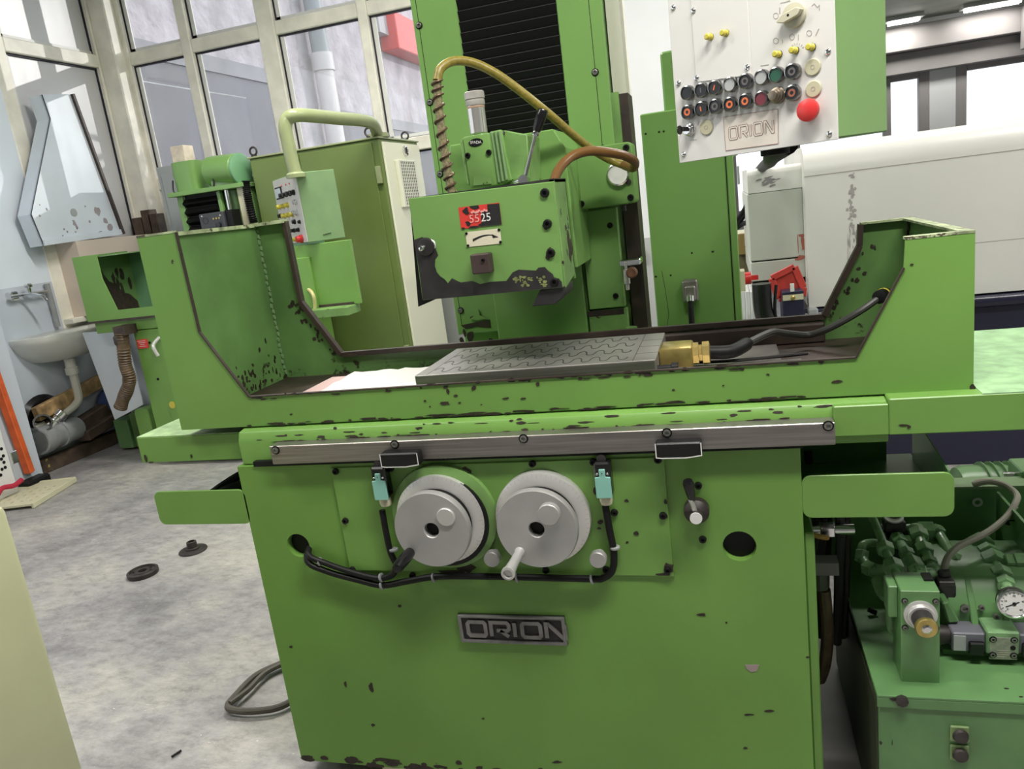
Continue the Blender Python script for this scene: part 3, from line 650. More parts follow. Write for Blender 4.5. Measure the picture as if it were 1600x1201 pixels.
# control plate
MB().prism([(-.392, .620), (.383, .612), (.383, .884), (-.392, .884)], 'y', -.006, .0).build('control_plate', GREEN, M_, bevel=.001)
CP = {}
pts = [G(*p, Y=-.006) for p in ((525, 736), (611, 731), (695, 730), (832, 724), (927, 721), (1028, 718), (1036, 805), (1043, 890), (540, 813), (551, 889), (645, 898), (853, 890), (947, 889), (960, 800))]
screws(M_, pts, .0075, .006, 'dark')
screws(M_, [G(*p, Y=0) for p in ((1091, 758), (1098, 842))], .0075, .006, 'dark')
e = MB()
for u, v, a, b_ in ((1037, 805, 8, 6), (1046, 888, 9, 11), (1036, 897, 16, 3), (1040, 783, 3, 5), (938, 815, 5, 4), (979, 782, 4, 3), (995, 833, 5, 4), (936, 825, 4, 2), (554, 892, 7, 6), (729, 886, 20, 11), (705, 893, 24, 5), (726, 735, 13, 8), (930, 766, 4, 8), (980, 847, 3, 2), (758, 770, 4, 10), (751, 840, 3, 6), (649, 737, 7, 4)):
    p = G(u, v, Y=-.0062); e.blob(p, (1, 0, 0), (0, 0, 1), (0, -1, 0), a*.0015, b_*.0015, .0006)
e.build('paint_chips', CHIPM, M_, kind='stuff')

def handwheel(cx, cz, boss, knob_px, hroot, htip, black):
    if boss:
        MB().lathe([(.128, 0), (.126, .010), (.114, .014)], (cx+.004, -.006, cz), (0, -1, 0), 44).build('wheel_boss', GREENW, M_, angle=45)
        MB().lathe([(.109, 0), (.109, .008), (.104, .010)], (cx+.004, -.02, cz-.006), (0, -1, 0), 44).build('boss_ring', BLACK, M_)
    h = MB().lathe([(.103, .004), (.1065, .010), (.1065, .026), (.1055, .030), (.0845, .041), (.080, .041), (.080, .030)], (cx, 0, cz), (0, -1, 0), 56).build('graduated_ring', STEELL, M_)
    MB().lathe([(.079, .03), (.079, .068)], (cx, 0, cz), (0, -1, 0), 40).build('ring_gap', BLACK, h)
    tk = MB()
    for k in range(60):
        a = 2*pi*k/60; r0, r1 = (.0995 if k % 5 else .096), .1040; d = Vector((math.cos(a), 0, math.sin(a))); c = Vector((cx, 0, cz))
        f = lambda r: c+d*r+Vector((0, -(.030+(.1055-r)/.021*.011)-.0002, 0))
        tk.bar(f(r0), f(r1), .0005, .0003, (0, 1, 0))
    tk.build('graduation', FAINT, h, kind='stuff')
    w = MB().lathe([(.079, .060), (.0855, .062), (.0855, .066), (.0888, .068), (.0888, .081), (.0868, .085), (.0185, .085), (.017, .083), (.017, .06)], (cx, 0, cz), (0, -1, 0), 56).build('handwheel', STEELF, M_)
    MB().lathe([(.0165, 0), (.0165, .002)], (cx, -.064, cz), (0, -1, 0), 20).build('bore', BLACK, w)
    k = G(*knob_px, Y=-.085)
    if black: MB().lathe([(.021, 0), (.021, .0035), (.0195, .005)], k, (0, -1, 0), 28).build('inset_cap', STEELL, w)
    else: MB().lathe([(.018, 0), (.018, .01), (.0235, .011), (.0235, .024), (.022, .026)], k, (0, -1, 0), 28).build('knob', STEELF, w)
    r = G(*hroot, Y=-.085)
    if black: MB().lathe([(.006, 0), (.006, .008), (.012, .009), (.0135, .03), (.013, .075), (.010, .085), (.006, .086)], r, (0, -1, 0), 18).build('crank_handle', BLACKG, w)
    else:
        MB().lathe([(.0115, 0), (.010, .004), (.0095, .008), (.0105, .05), (.0125, .088), (.0145, .092), (.0145, .098), (.010, .099), (.009, .092)], r, (0, -1, 0), 18).build('crank_handle', STEELL, w)
handwheel(-.126, .760, True, (697, 807), (643, 860), None, True)
handwheel(.113, .760, False, (861, 797), (812, 862), None, False)
for u, v in ((768, 874), (934, 875)):
    p = G(u, v, Y=-.045); p.y = 0
    p = G(u, v, Y=-.04); MB().lathe([(.010, 0), (.010, .024), (.0185, .025), (.0185, .040), (.017, .042)], (p.x, 0, p.z), (0, -1, 0), 24).build('push_knob', STEELF, M_)
for u, v, m in ((649, 747, CHROME), (728, 744, mat('copper', (.6, .22, .08, 1), .3, metal=.8))):
    p = G(u, v, Y=-.006); c = MB().lathe([(.013, 0), (.013, .006), (.011, .007)], (p.x, -.006, p.z), (0, -1, 0), 18).build('oil_fitting', BLACK, M_)
    MB().lathe([(.006, 0), (.006, .004), (.003, .005)], (p.x, -.012, p.z), (0, -1, 0), 12).build('grease_nipple', m, c)
# limit switches with cables
for k, (u, v) in enumerate(((595, 757), (943, 752))):
    p = G(u, v, Y=-.03); x, z = p.x, p.z
    s = MB().box(x-.0175, x+.0175, -.036, -.006, z-.032, z+.044).build('switch_body', BLACKG, M_, bevel=.004)
    MB().prism([(x-.0165, z-.034), (x+.0165, z-.034), (x+.0165, z+.012), (x+.0065, z+.013), (x+.0065, z+.030), (x-.0065, z+.030), (x-.0065, z+.013), (x-.0165, z+.012)], 'y', -.040, -.034).build('switch_cover', TURQ, s, bevel=.001)
    MB().lathe([(.012, 0), (.014, .004), (.014, .012), (.012, .020), (.007, .021)], (x, -.021, z-.034), (0, 0, -1), 12).build('cable_gland', IVORY, s)
    MB().lathe([(.010, 0), (.010, .008)], (x-.001, -.017, z+.048), (0, -1, 0), 16).build('roller', DARKM, s)
    for sx in (-.011, .011): put(screwmesh(.0032, .003, 'pan'), 'cover_screw', s, (x+sx, -.036, z+.019))
    MB().lathe([(.0012, 0), (.0012, .001)], (x, -.0405, z+.022), (0, -1, 0), 10).build('pin_hole', BLACK, s)
c1 = [(597, 797), (603, 830), (610, 862), (619, 884), (612, 898), (590, 903), (548, 893), (510, 880), (482, 866), (470, 858)]
c2 = [(946, 790), (952, 825), (959, 862), (957, 890), (942, 903), (920, 904), (800, 901), (690, 900), (640, 907), (598, 914), (560, 906), (510, 892), (480, 875), (466, 858)]
for c, r_ in ((c1, .0075), (c2, .0078)):
    pp = [G(u, v, Y=-.02) for u, v in c]; pp[-1].y = .05; MB().tube(pp, r_, 10, 6).build('switch_cable', BLACK, M_)
for u, v in ((615, 858), (500, 877), (596, 902), (597, 914), (678, 902), (925, 905), (961, 855), (808, 902)):
    p = G(u, v, Y=-.02); MB().lathe([(.0085, -.003), (.011, -.002), (.011, .002), (.0085, .003)], p, (0, 0, 1) if u in (615, 961) else (1, 0, .2), 12).build('cable_clip', PVC, M_)
# lever
p = G(1088, 803, Y=-.03)
l = MB().lathe([(.026, 0), (.026, .02), (.020, .026), (.014, .03), (.0135, .048), (.012, .05)], (p.x, 0, p.z), (0, -1, 0), 24).build('lever_hub', IRON, M_)
MB().lathe([(.0125, 0), (.0125, .002)], (p.x, -.050, p.z), (0, -1, 0), 20).build('hub_cap', WHITEP, l)
q = G(1078, 766, Y=-.055); MB().tube([(p.x, -.035, p.z), (p.x-.003, -.045, p.z+.02), q+Vector((0, 0, -.02))], .005, 8, 3).build('lever_rod', STEELL, l)
d = (q-Vector((p.x, -.04, p.z))).normalized(); MB().lathe([(.007, -.035), (.0095, -.02), (.0115, .005), (.009, .012), (.004, .013)], q+d*.012, d, 16).build('lever_grip', BLACKG, l)
# badge
b0 = Vector((-.1305, -.001, .4345)); bw, bh = .2595, .0735
s = MB().prism([(-.1305, .4345), (.129, .4345), (.129, .508), (-.1305, .508)], 'y', -.004, 0).build('name_badge', mat('badge recess black', (.02, .018, .018, 1), .5), M_)
bm_ = mat('tarnished badge metal', (.25, .245, .24, 1), .42, metal=.7, var=.25, vscale=30)
MB().prism([(-.1305, .4345), (.129, .4345), (.129, .508), (-.1305, .508)], 'y', -.010, -.002, [[(-.1225, .4425), (.121, .4425), (.121, .500), (-.1225, .500)]]).build('badge_frame', bm_, s, bevel=.002)
orion(s, (-.108, -.0035, .4535), (1, 0, 0), (0, 0, 1), (0, -1, 0), .204, .036, .0092, .005, bm_)
# rail and dogs
a, b_ = -.5306, .7125
MB().prism([(a, .905), (b_, .905), (b_, .9505), (a, .9505)], 'y', -.026, .01).build('steel_rail', STEEL, M_, bevel=.0015)
MB().box(-.60, .655, -.004, .01, .893, .906).build('shadow_gap', BLACK, M_)
screws(M_, [G(*p, Y=-.026) for p in ((431, 703), (617, 694), (818, 685), (1042, 676), (1294, 665))], .0075, .004, 'socket')
for x0 in (-.235, .372):
    s = MB().box(x0, x0+.091, -.055, -.026, .899, .931).build('trip_dog', mat('chipped black dog', (.012, .012, .012, 1), .35, spec=.3), M_, bevel=.003)
    MB().ribbon([(x0+.001, .931), (x0+.001, .901), (x0+.012, .8995), (x0+.06, .899), (x0+.090, .903), (x0+.090, .930)], .0022, (0, -.0551, 0), (1, 0, 0), (0, 0, 1), (0, -1, 0), .0003).build('worn_edge', WHITEP, s)
# table body
MB().box(.7135, .812, .001, .03, .912, .974).build('table_end_block', GREEN, M_, bevel=.002)
MB().prism([(.010, .895), (.010, .951), (.019, .975), (.050, .980), (.050, .987), (.55, .987), (.55, .895)], 'x', -.640, .812).build('table_body', GREEN, M_, bevel=.002)
e = MB(); rng = random.Random(9)
def edgechips(x0, x1, y, z, n, dz, w=.014, hgt=.003):
    for k in range(n): e.blob((rng.uniform(x0, x1), y-.0003, z+rng.uniform(-dz, dz)), (1, 0, 0), (0, 0, 1), (0, -1, 0), rng.uniform(.003, w), rng.uniform(.001, hgt), .0006)
edgechips(-.53, .70, .010, .9505, 70, .002, .030, .002)
for k in range(40):
    t_ = rng.random(); e.blob((rng.uniform(-.6, .7), .010+.009*t_, .951+.024*t_), (1, 0, 0), (0, .35, .94), (0, -.94, .35), rng.uniform(.004, .022), rng.uniform(.001, .004), .0006)
e.build('paint_chips', CHIPM, M_, kind='stuff')
# tray guard
xl, xr, yf, yr_ = -.820, .9652, .04, .543
zl, zt, zt2 = .983, 1.467, 1.277
poly = [(xl, zl), (xr, zl), (xr, zt2), (.851, zt2), (.848, 1.225), (.7615, 1.059), (-.604, 1.058), (-.705, 1.227), (-.709, zt), (xl, zt)]
T = MB().prism(poly, 'y', yf, yf+.006).build('tray_front', GREEN, M_)
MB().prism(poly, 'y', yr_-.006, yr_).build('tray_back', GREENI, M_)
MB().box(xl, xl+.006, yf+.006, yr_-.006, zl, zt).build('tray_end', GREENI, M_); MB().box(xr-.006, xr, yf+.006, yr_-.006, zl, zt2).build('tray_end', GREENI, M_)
MB().box(xl+.006, xr-.006, yf+.006, yr_-.006, zl, zl+.012).build('tray_floor', BROWN, M_)
e = MB(); w = .016
e.box(xl, xl+w, yf+.0085, yr_-.031, zt-.006, zt+.004).box(xl, -.709, yf-.0006, yf+.008, zt-.001, zt+.004).box(xl, -.709, yr_-.03, yr_+.0006, zt-.004, zt+.006)
e.build('rim_strip', RIM, M_); e = MB()
w = .022; e.box(xr-w, xr, yf+.0225, yr_-.0225, zt2-.001, zt2+.004).box(.851, xr, yf-.0006, yf+.022, zt2-.001, zt2+.004).box(.851, xr, yr_-.022, yr_+.0006, zt2-.001, zt2+.004)
e.build('rim_strip', RIM, M_)
e = MB()     # rusty raw edges along the cut-outs of the rear sheet and the weld seams
e.bar((-.712, yr_-.012, zt), (-.708, yr_-.012, 1.225), .02, .012, (1, 0, 0)).bar((-.708, yr_-.012, 1.225), (-.606, yr_-.012, 1.056), .02, .014, (1, 0, 0)).bar((-.606, yr_-.012, 1.056), (.762, yr_-.012, 1.056), .016, .014)
e.bar((.762, yr_-.012, 1.059), (.848, yr_-.012, 1.225), .02, .014, (1, 0, 0)).bar((.848, yr_-.012, 1.225), (.851, yr_-.012, zt2), .02, .012, (1, 0, 0))
e.build('rear_edge', BROWN, M_)
e = MB()
e.bar((-.7075, yf+.001, zt), (-.7035, yf+.001, 1.227), .0085, .003, (1, 0, 0)).bar((-.7035, yf+.001, 1.227), (-.603, yf+.001, 1.058), .0085, .003, (1, 0, 0)).bar((-.604, yf+.001, 1.0585), (.7615, yf+.001, 1.0595), .0085, .003).bar((.7615, yf+.001, 1.059), (.848, yf+.001, 1.225), .0085, .003, (1, 0, 0))
e.build('front_edge', BROWN, M_)
e = MB()
for k in range(26): e.blob((xl+.007, yr_-.012+rng.uniform(-.004, .003), zl+.03+k*.0175), (0, 1, 0), (0, 0, 1), (1, 0, 0), .006, .009, .004, 7, .3)
e.build('weld_seam', PALEGREEN, M_, kind='stuff')
e = MB()
for k in range(34): e.blob((xr-.007, yr_-.012+rng.uniform(-.008, .003), zl+.02+k*.0082), (0, 1, 0), (0, 0, 1), (-1, 0, 0), .008, .008, .003, 8, .4)
for k in range(46):
    y = rng.uniform(.25, .52); z = zl+.02+abs(rng.gauss(0, .06)); e.blob((xl+.0062, y, z), (0, 1, 0), (0, 0, 1), (1, 0, 0), rng.uniform(.002, .008), rng.uniform(.003, .012), .0005)
for k in range(30):
    t_ = rng.random(); e.blob((-.705+.101*t_-rng.uniform(.014, .06), yr_-.0063, 1.227-.169*t_), (1, 0, 0), (0, 0, 1), (0, -1, 0), rng.uniform(.003, .009), rng.uniform(.004, .012), .0005)
for k in range(16):
    t_ = rng.random(); e.blob((.7615+.0865*t_+rng.uniform(.014, .05), yr_-.0063, 1.059+.166*t_), (1, 0, 0), (0, 0, 1), (0, -1, 0), rng.uniform(.002, .007), rng.uniform(.003, .009), .0005)
e.build('oil_grime', CHIPM, M_, kind='stuff')
e = MB()
edgechips(-.60, .74, yf, 1.055, 60, .005, .016, .005); edgechips(-.66, .66, yf, .986, 60, .003, .03, .004)
for u, v, a, b_ in ((695, 630, 12, 4), (712, 618, 5, 3), (790, 622, 8, 2), (818, 622, 7, 2), (664, 626, 3, 2), (1308, 596, 10, 2.5), (1052, 609, 3, 2), (1425, 413, 3, 1.5), (1520, 605, 5, 6), (718, 629, 3, 2), (672, 635, 2, 2), (752, 632, 2, 1.5), (1200, 585, 3, 2), (1130, 602, 2, 1.5), (455, 647, 4, 2), (840, 600, 4, 5), (740, 606, 6, 5), (700, 612, 4, 6), (1000, 585, 3, 3)):
    p = G(u, v, Y=yf-.0003); e.blob(p, (1, 0, .06), (0, 0, 1), (0, -1, 0), a*.0013, b_*.0013, .0006)
e.build('paint_chips', CHIPM, M_, kind='stuff')
# table top inside the tray
MB().box(-.56, .64, .11, .47, .995, 1.006).build('table_top', STEEL, M_)
MB().box(.40, .68, .12, .16, 1.006, 1.014).build('t_slot_strip', STEEL, M_); MB().box(.40, .68, .19, .26, 1.006, 1.014).build('t_slot_strip', STEEL, M_)
MB().box(.28, .76, .50, .53, .995, 1.045).build('coolant_ledge', BROWN, M_, bevel=.004)
# way covers left and right of the table
w = MB().box(-.985, -.64, .06, .46, .892, .962).build('way_cover', GREEN, M_, bevel=.002)
MB().box(-.984, -.64, .061, .459, .962, .9635).build('cover_top', mat('scuffed pale cover top', (.34, .50, .24, 1), .45, var=.25, vscale=30), w)
w = MB().box(.812, 1.30, .0, .56, .912, .984).build('way_cover', GREEN, M_, bevel=.002)
MB().box(.97, 1.299, .001, .559, .984, .9855).build('cover_top', mat('scuffed mint cover top', (.30, .50, .26, 1), .38, var=.22, vscale=30), w)
e = MB()
for u, v, a, b_ in ((228, 716, 4, 10), (236, 722, 8, 2), (299, 712, 3, 5), (1412, 664, 8, 2), (1420, 667, 3, 3)):
    p = G(u, v, Y=.0595 if u < 900 else -.0003); e.blob(p, (1, 0, 0), (0, 0, 1), (0, -1, 0), a*.0014, b_*.0014, .0006)
e.build('paint_chips', CHIPM, M_, kind='stuff')
MB().box(-.63, .64, .03, .52, .893, .896).build('way_bed', BLACK, M_)
MB().box(.65, .86, .30, .33, .74, .93).build('rear_apron', GREEND, M_)
MB().box(-.84, -.65, .30, .33, .80, .89).build('rear_apron', GREEND, M_)
# drip trays
for x0, x1, fl in ((-.918, -.645, -1), (.650, .924, 1)):
    ex = x0 if fl < 0 else x1; r = .018
    pl = [(x0, .742), (x1, .742), (x1, .832), (x0, .832)]
    pl = [p for p in rrect(x0, x1, .742, .833, r)]
    d = MB().prism(pl, 'y', .0, .006).build('drip_tray', GREEN, M_, bevel=.001)
    MB().box(x0+.01, x1-.005, .006, .34, .745, .750).build('tray_bottom', GREEND, d)
    if fl > 0: MB().polyp([(ex+(.01 if fl < 0 else -.01), .006, .745), (ex+(.01 if fl < 0 else -.01), .30, .745), (ex+(.01 if fl < 0 else -.01), .30, .86), (ex+(.01 if fl < 0 else -.01), .006, .835)], (1, 0, 0), .003).build('tray_side', GREEND, d)
MB().cyl((-.935, .02, .775), (-.90, .05, .775), .006, n=10).build('tray_bolt', IRON, M_)
MB().tube([(-.87, .10, .76), (-.80, .16, .80), (-.72, .22, .83), (-.66, .26, .84)], .012, 8, 4).tube([(-.85, .08, .76), (-.78, .12, .79), (-.70, .16, .80), (-.65, .2, .81)], .014, 8, 4).build('tray_cables', BLACK, M_)
MB().box(.72, .76, .28, .30, .88, .915).build('rubber_stop', BLACK, M_)

# ------------------------------------------------------------------ column
YC = .75
MB().box(-.305, .247, YC+.05, 1.15, .30, 2.75).build('column', GREEN2, M_, bevel=.01, seg=2)
MB().box(-.305, -.166, YC, YC+.052, 1.05, 2.75).build('column_cover', GREEN2, M_, bevel=.003)
MB().box(.121, .247, YC, YC+.052, 1.50, 2.75).build('column_cover', GREEN2, M_, bevel=.003)
MB().box(-.166, .121, YC+.012, YC+.052, 1.05, 1.55).build('column_front', GREEN2, M_)
e = MB().box(-.2883, -.2868, YC-.0006, YC+.001, 1.08, 2.74).box(.2108, .2123, YC-.0006, YC+.001, 1.5, 2.74); e.build('cover_joint', BLACK, M_)
screws(M_, [G(*p, Y=YC) for p in ((655, 40), (672, 160), (688, 272), (930, 113), (942, 232), (720, 485))], .0075, .006, 'socket')
# bellows: each fold a lath of its own
bl = MB().box(-.166, .121, YC+.035, YC+.05, 1.55, 2.75).build('bellows', BELLOW, M_)
me = MB().prism([(0, 0), (-.002, .004), (-.010, .030), (-.0085, .0325), (-.001, .034), (.004, .034), (.004, 0)], 'x', -.1435, .1435).mesh('bellows_fold', BELLOW)
me2 = MB().box(-.1425, .1425, -.0102, -.0088, .0308, .0322).mesh('fold_highlight', mat('bellows edge highlight', (.045, .045, .045, 1), .35))  # grey strip paints the highlight along the lip of each fold
zb_ = 1.555
while zb_ < 2.72:
    put(me, 'bellows_fold', bl, (-.0225, YC+.010, zb_)); put(me2, 'fold_highlight', bl, (-.0225, YC+.010, zb_)); zb_ += .018+.014*min(1, (zb_-1.55)/.45)
# right hand way with its cover, scale block and stop
MB().box(.252, .290, YC+.03, YC+.12, 1.695, 2.75).build('way_guard', mat('beige way guard', (.56, .57, .46, 1), .4), M_)
MB().box(.250, .293, YC+.03, YC+.14, .85, 1.695).build('slideway', BROWN, M_)
MB().box(.247, .268, YC+.012, YC+.03, 1.55, 1.70).build('way_strip', GREENW, M_)
b = MB(); bx = rrect(.134, .303, 1.392, 1.556, .012)
s = MB().prism(bx, 'y', .66, YC).build('saddle_box', GREEN2, M_, bevel=.003)
screws(s, [(.150, .66, 1.408), (.288, .66, 1.408), (.288, .66, 1.541), (.150, .66, 1.541)], .0085, .006, 'dark')
p = G(966, 272, Y=.66)
d = MB().lathe([(.031, 0), (.031, .012), (.027, .014), (.026, .008)], p, (0, -1, 0), 32).build('dial_gauge', CHROME, s); MB().lathe([(.026, 0), (.026, .0015)], p+Vector((0, -.008, 0)), (0, -1, 0), 28).build('dial_face', WHITEP, d)
p = G(982, 284, Y=.66); MB().lathe([(.008, 0), (.008, .004), (.004, .005)], p, (0, -1, 0), 14).build('rusty_plug', IRON, s)
# lower covers beside the apron
pc = MB().prism([(.128, 1.095), (.236, 1.095), (.236, 1.385), (.128, 1.385)], 'y', YC-.012, YC+.02).build('lower_cover', GREEN2, M_, bevel=.002)
screws(pc, [G(*p, Y=YC-.012) for p in ((953, 352), (962, 462))], .008, .006, 'dark')
MB().prism([(.122, .95), (.240, .95), (.240, 1.090), (.122, 1.090)], 'y', YC-.006, YC+.02).build('lower_strip', GREENW, M_, bevel=.002)
e = MB()
p = G(918, 492, Y=YC-.0062); q = G(975, 487, Y=YC-.0062); e.polyp([p+Vector((0, 0, -.006)), q+Vector((0, 0, -.006)), q+Vector((0, 0, .010)), p+Vector((0, 0, .010))], (0, -1, 0), .001)
pp = [G(u, v, Y=YC-.0012) for u, v in ((720, 508), (745, 503), (765, 499), (767, 512), (745, 510), (728, 514))]; e.polyp(pp, (0, -1, 0), .001)
for u, v, a, b_ in ((735, 525, 8, 12), (722, 532, 6, 8), (745, 495, 14, 5), (768, 535, 6, 10), (726, 520, 3, 9), (930, 535, 6, 2), (940, 520, 3, 3)):
    p = G(u, v, Y=YC-.0065 if u > 800 else YC-.0012); e.blob(p, (1, 0, 0), (0, 0, 1), (0, -1, 0), a*.0019, b_*.0019, .0008)
e.build('paint_chips', CHIPM, M_, kind='stuff')
e = MB(); pp = [G(u, v, Y=YC-.003) for u, v in ((735, 498), (742, 492), (748, 483), (750, 492), (760, 497), (745, 500))]; e.polyp(pp, (0, -1, 0), .003); e.build('lifted_paint', GREEN2, M_, kind='stuff')
p = G(985, 410, Y=.70)
s = MB().box(p.x-.03, p.x+.03, .69, .76, p.z-.008, p.z+.010).build('stop_clamp', CHROME, M_, bevel=.003)
p2 = G(988, 425, Y=.68); MB().lathe([(.013, 0), (.016, .004), (.016, .018), (.012, .022)], p2, (0, -1, 0), 18).build('knurled_knob', mat('rusty knob', (.22, .10, .06, 1), .5, var=.4, vscale=60), s)
p3 = G(979, 430, Y=.69); MB().lathe([(.004, .05), (.004, .03), (.009, .028), (.009, -.012), (.006, -.014), (.005, -.03)], p3+Vector((0, 0, -.012)), (0, 0, 1), 14).build('micrometer', STEELL, s)
p = G(973, 320, Y=.70); MB().lathe([(.012, 0), (.012, .012), (.007, .014), (.007, .03)], (p.x, .72, p.z+.012), (0, 0, -1), 14).build('stop_bolt', DARKM, M_)
p = G(985, 525, Y=.70); MB().cyl((p.x, .74, p.z+.02), (p.x, .74, p.z-.06), .018, n=16).build('way_plug', GREENW, M_)
# apron behind the wheel: broad plate hanging under the carriage
MB().prism([(-.166, .93), (.118, .93), (.118, 1.40), (-.166, 1.40)], 'y', YC-.02, YC+.012).build('column_apron', GREEN2, M_, bevel=.003)
MB().box(-.166, .118, .5, YC-.02, .90, 1.0).build('apron_foot', GREEND, M_)

# ------------------------------------------------------------------ spindle carriage and wheel guard
MB().prism([(-.17, 1.27), (.150, 1.245), (.150, 1.555), (.125, 1.605), (-.16, 1.605), (-.17, 1.56)], 'y', .50, YC+.01).build('spindle_carriage', GREEN2, M_, bevel=.003, angle=20)
MB().cyl((.0, .27, 1.345), (.0, .5, 1.345), .118, n=36).build('spindle_housing', GREEN2, M_)
YG = .15
gp = [G(u, v, Y=YG) for u, v in ((638, 310), (866, 283), (880, 449), (660, 469))]
gx0, gx1 = -.160, .184
gz = 1.474; gb = 1.232
wg = MB().prism([(p.x, p.z) for p in gp], 'y', YG, YG+.008).build('wheel_guard', GREEN2, M_, bevel=.0015)
MB().box(gx0, gx1, YG+.008, .285, gz-.008, gz).build('guard_top', DARKM, wg)
MB().prism([(YG+.008, gb+.002), (.285, gb+.02), (.285, gz), (YG+.008, gz)], 'x', gx1-.014, gx1).build('guard_side', GREENW, wg, bevel=.002)
MB().box(gx0, gx1, .277, .285, gb+.01, gz).build('guard_back', GREEN2, wg)
MB().prism([(p.x, p.z) for p in [G(u, v, Y=YG+.012) for u, v in ((641, 318), (650, 320), (672, 463), (678, 468), (654, 479))]], 'y', YG+.010, YG+.09).build('guard_end', BLACK, wg)
MB().prism([(gx1-.06, gb+.004), (gx1-.002, gb+.008), (gx1-.002, gb-.012), (gx1-.03, gb-.032), (gx1-.085, gb-.032)], 'y', YG+.006, YG+.10).build('guard_lip', DARKM, wg, bevel=.002)
def zp(L, y=YG-.0004): return [G(620+x/4, 250+y_/4, Y=y) for x, y_ in L]
worn = zp([(108, 500), (125, 492), (160, 480), (178, 495), (205, 510), (238, 525), (245, 560), (258, 595), (240, 620), (238, 660), (250, 700), (270, 725), (300, 745), (320, 770), (345, 738), (400, 765), (470, 755), (520, 775), (590, 760), (685, 755), (705, 728), (725, 700), (762, 684), (830, 688), (870, 690), (885, 672), (925, 668), (945, 690), (975, 712), (985, 742), (1012, 738), (1030, 760), (1036, 794), (700, 826), (420, 853), (163, 874), (142, 700), (118, 560)])
MB().polyp(worn, (0, -1, 0), .0008).build('bare_patch', DARKM, wg, label='bare dark metal where the paint has flaked off')
e = MB(); rng = random.Random(4)
for k in range(34):
    p = zp([(rng.uniform(735, 945), 725+rng.uniform(0, 62))], YG-.0013)[0]; e.blob(p, (1, 0, 0), (0, 0, 1), (0, -1, 0), rng.uniform(.002, .007), rng.uniform(.001, .005), .0004)
e.build('paint_remains', mat('yellow green paint remains', (.22, .26, .09, 1), .5, var=.4, vscale=60), wg, kind='stuff')
screws(wg, zp([(925, 205), (942, 398), (962, 580), (985, 762)], YG), .0095, .006, 'dark')
e = MB()
for x, y in ((930, 412), (945, 600), (958, 565)): e.blob(zp([(x, y)])[0], (1, 0, 0), (0, 0, 1), (0, -1, 0), .008, .010, .0005)
for x, y in ((1055, 560), (1068, 590), (1050, 500)):
    e.blob((gx1+.0005, YG+.09+.01*(x % 3), G(620+x/4, 250+y/4, Y=YG+.05).z), (0, 1, 0), (0, 0, 1), (1, 0, 0), .012, .022, .0006, 12, .3)
e.build('paint_chips', CHIPM, wg, kind='stuff')
p = zp([(170, 550)], YG)[0]; b_ = MB().lathe([(.022, 0), (.020, .006), (.012, .008)], p+Vector((.006, 0, .002)), (0, -1, 0), 16).build('guard_stud', DARKM, wg); put(screwmesh(.009, .016, 'pan'), 'stud_nut', b_, p+Vector((0, -.006, 0)))
p = zp([(205, 535)], YG)[0]; MB().lathe([(.016, 0), (.014, .002)], p, (0, -1, 0), 16).build('stud_washer', STEELL, wg)
p = zp([(547, 640)], YG)[0]; b_ = MB().box(p.x-.022, p.x+.022, YG-.032, YG, p.z-.022, p.z+.022).build('square_boss', mat('brown rubber block', (.055, .035, .032, 1), .55), wg, bevel=.0025)
put(screwmesh(.004, .004, 'dark'), 'socket_screw', b_, (p.x+.008, YG-.032, p.z+.008))
# red number plate
rp = zp([(385, 297), (640, 264), (655, 402), (405, 430)]); c = sum(rp, Vector())/4
RU = ((rp[1]-rp[0])+(rp[2]-rp[3])).normalized(); RV = Vector((0, -1, 0)).cross(RU)*-1; RV = Vector((-RU.z, 0, RU.x)); rw, rh = (rp[1]-rp[0]).length/2, (rp[0]-rp[3]).length/2
pt = lambda a, b_, d=0: c+RU*(a*rw)+RV*(b_*rh)+Vector((0, -d, 0))
s = MB().polyp([pt(-1, -1), pt(1, -1), pt(1, 1), pt(-1, 1)], (0, -1, 0), .0008).build('number_plate', REDPRINT, wg)
e = MB()
e.polyp([pt(.02, -1, .001), pt(1, -1, .001), pt(1, .92, .001), pt(.42, .97, .001), pt(.40, .45, .001), pt(.12, .3, .001), pt(.05, -.1, .001)], (0, -1, 0), .0004)
e.polyp([pt(-.45, 1, .001), pt(-.02, 1, .001), pt(.02, .72, .001), pt(-.2, .62, .001), pt(-.4, .8, .001)], (0, -1, 0), .0004)
for a, b_, x, y in ((-.68, .62, .17, .26), (-.6, .4, .14, .16), (-.6, -.62, .12, .26), (-.66, -.45, .14, .12), (-.9, -.95, .1, .1), (-.35, -.95, .3, .12), (.1, -.85, .3, .2), (-.62, .8, .1, .2)): e.blob(pt(a, b_, .001), RU, RV, (0, -1, 0), x*rw, y*rh, .0004, 9, .35)
e.build('black_flaking', BLKPRINT, s, kind='stuff')
for k, (ch, a, m) in enumerate((('5', -.42, PINKP), ('5', -.15, PINKP), ('2', .15, WHITEP), ('5', .41, WHITEP))): text(ch, 'digit', m, s, pt(a, -.22, .0018), RU, RV, .025, .0003)
e = MB()
for k in range(9): e.blob(pt(-.36+k*.09, .42+.06*math.sin(k*2), .0018), RU, RV, (0, -1, 0), .0035, .0035, .0003)
e.build('faded_print', PINKP, s, kind='stuff')
ap = zp([(430, 450), (647, 428), (653, 520), (440, 543)]); c = sum(ap, Vector())/4; rw, rh = (ap[1]-ap[0]).length/2, (ap[0]-ap[3]).length/2
s = MB().polyp([pt(-1, -1), pt(1, -1), pt(1, 1), pt(-1, 1)], (0, -1, 0), .0008).build('arrow_plate', mat('cream arrow plate', (.70, .66, .50, 1), .45), wg)
up, lo = [], []
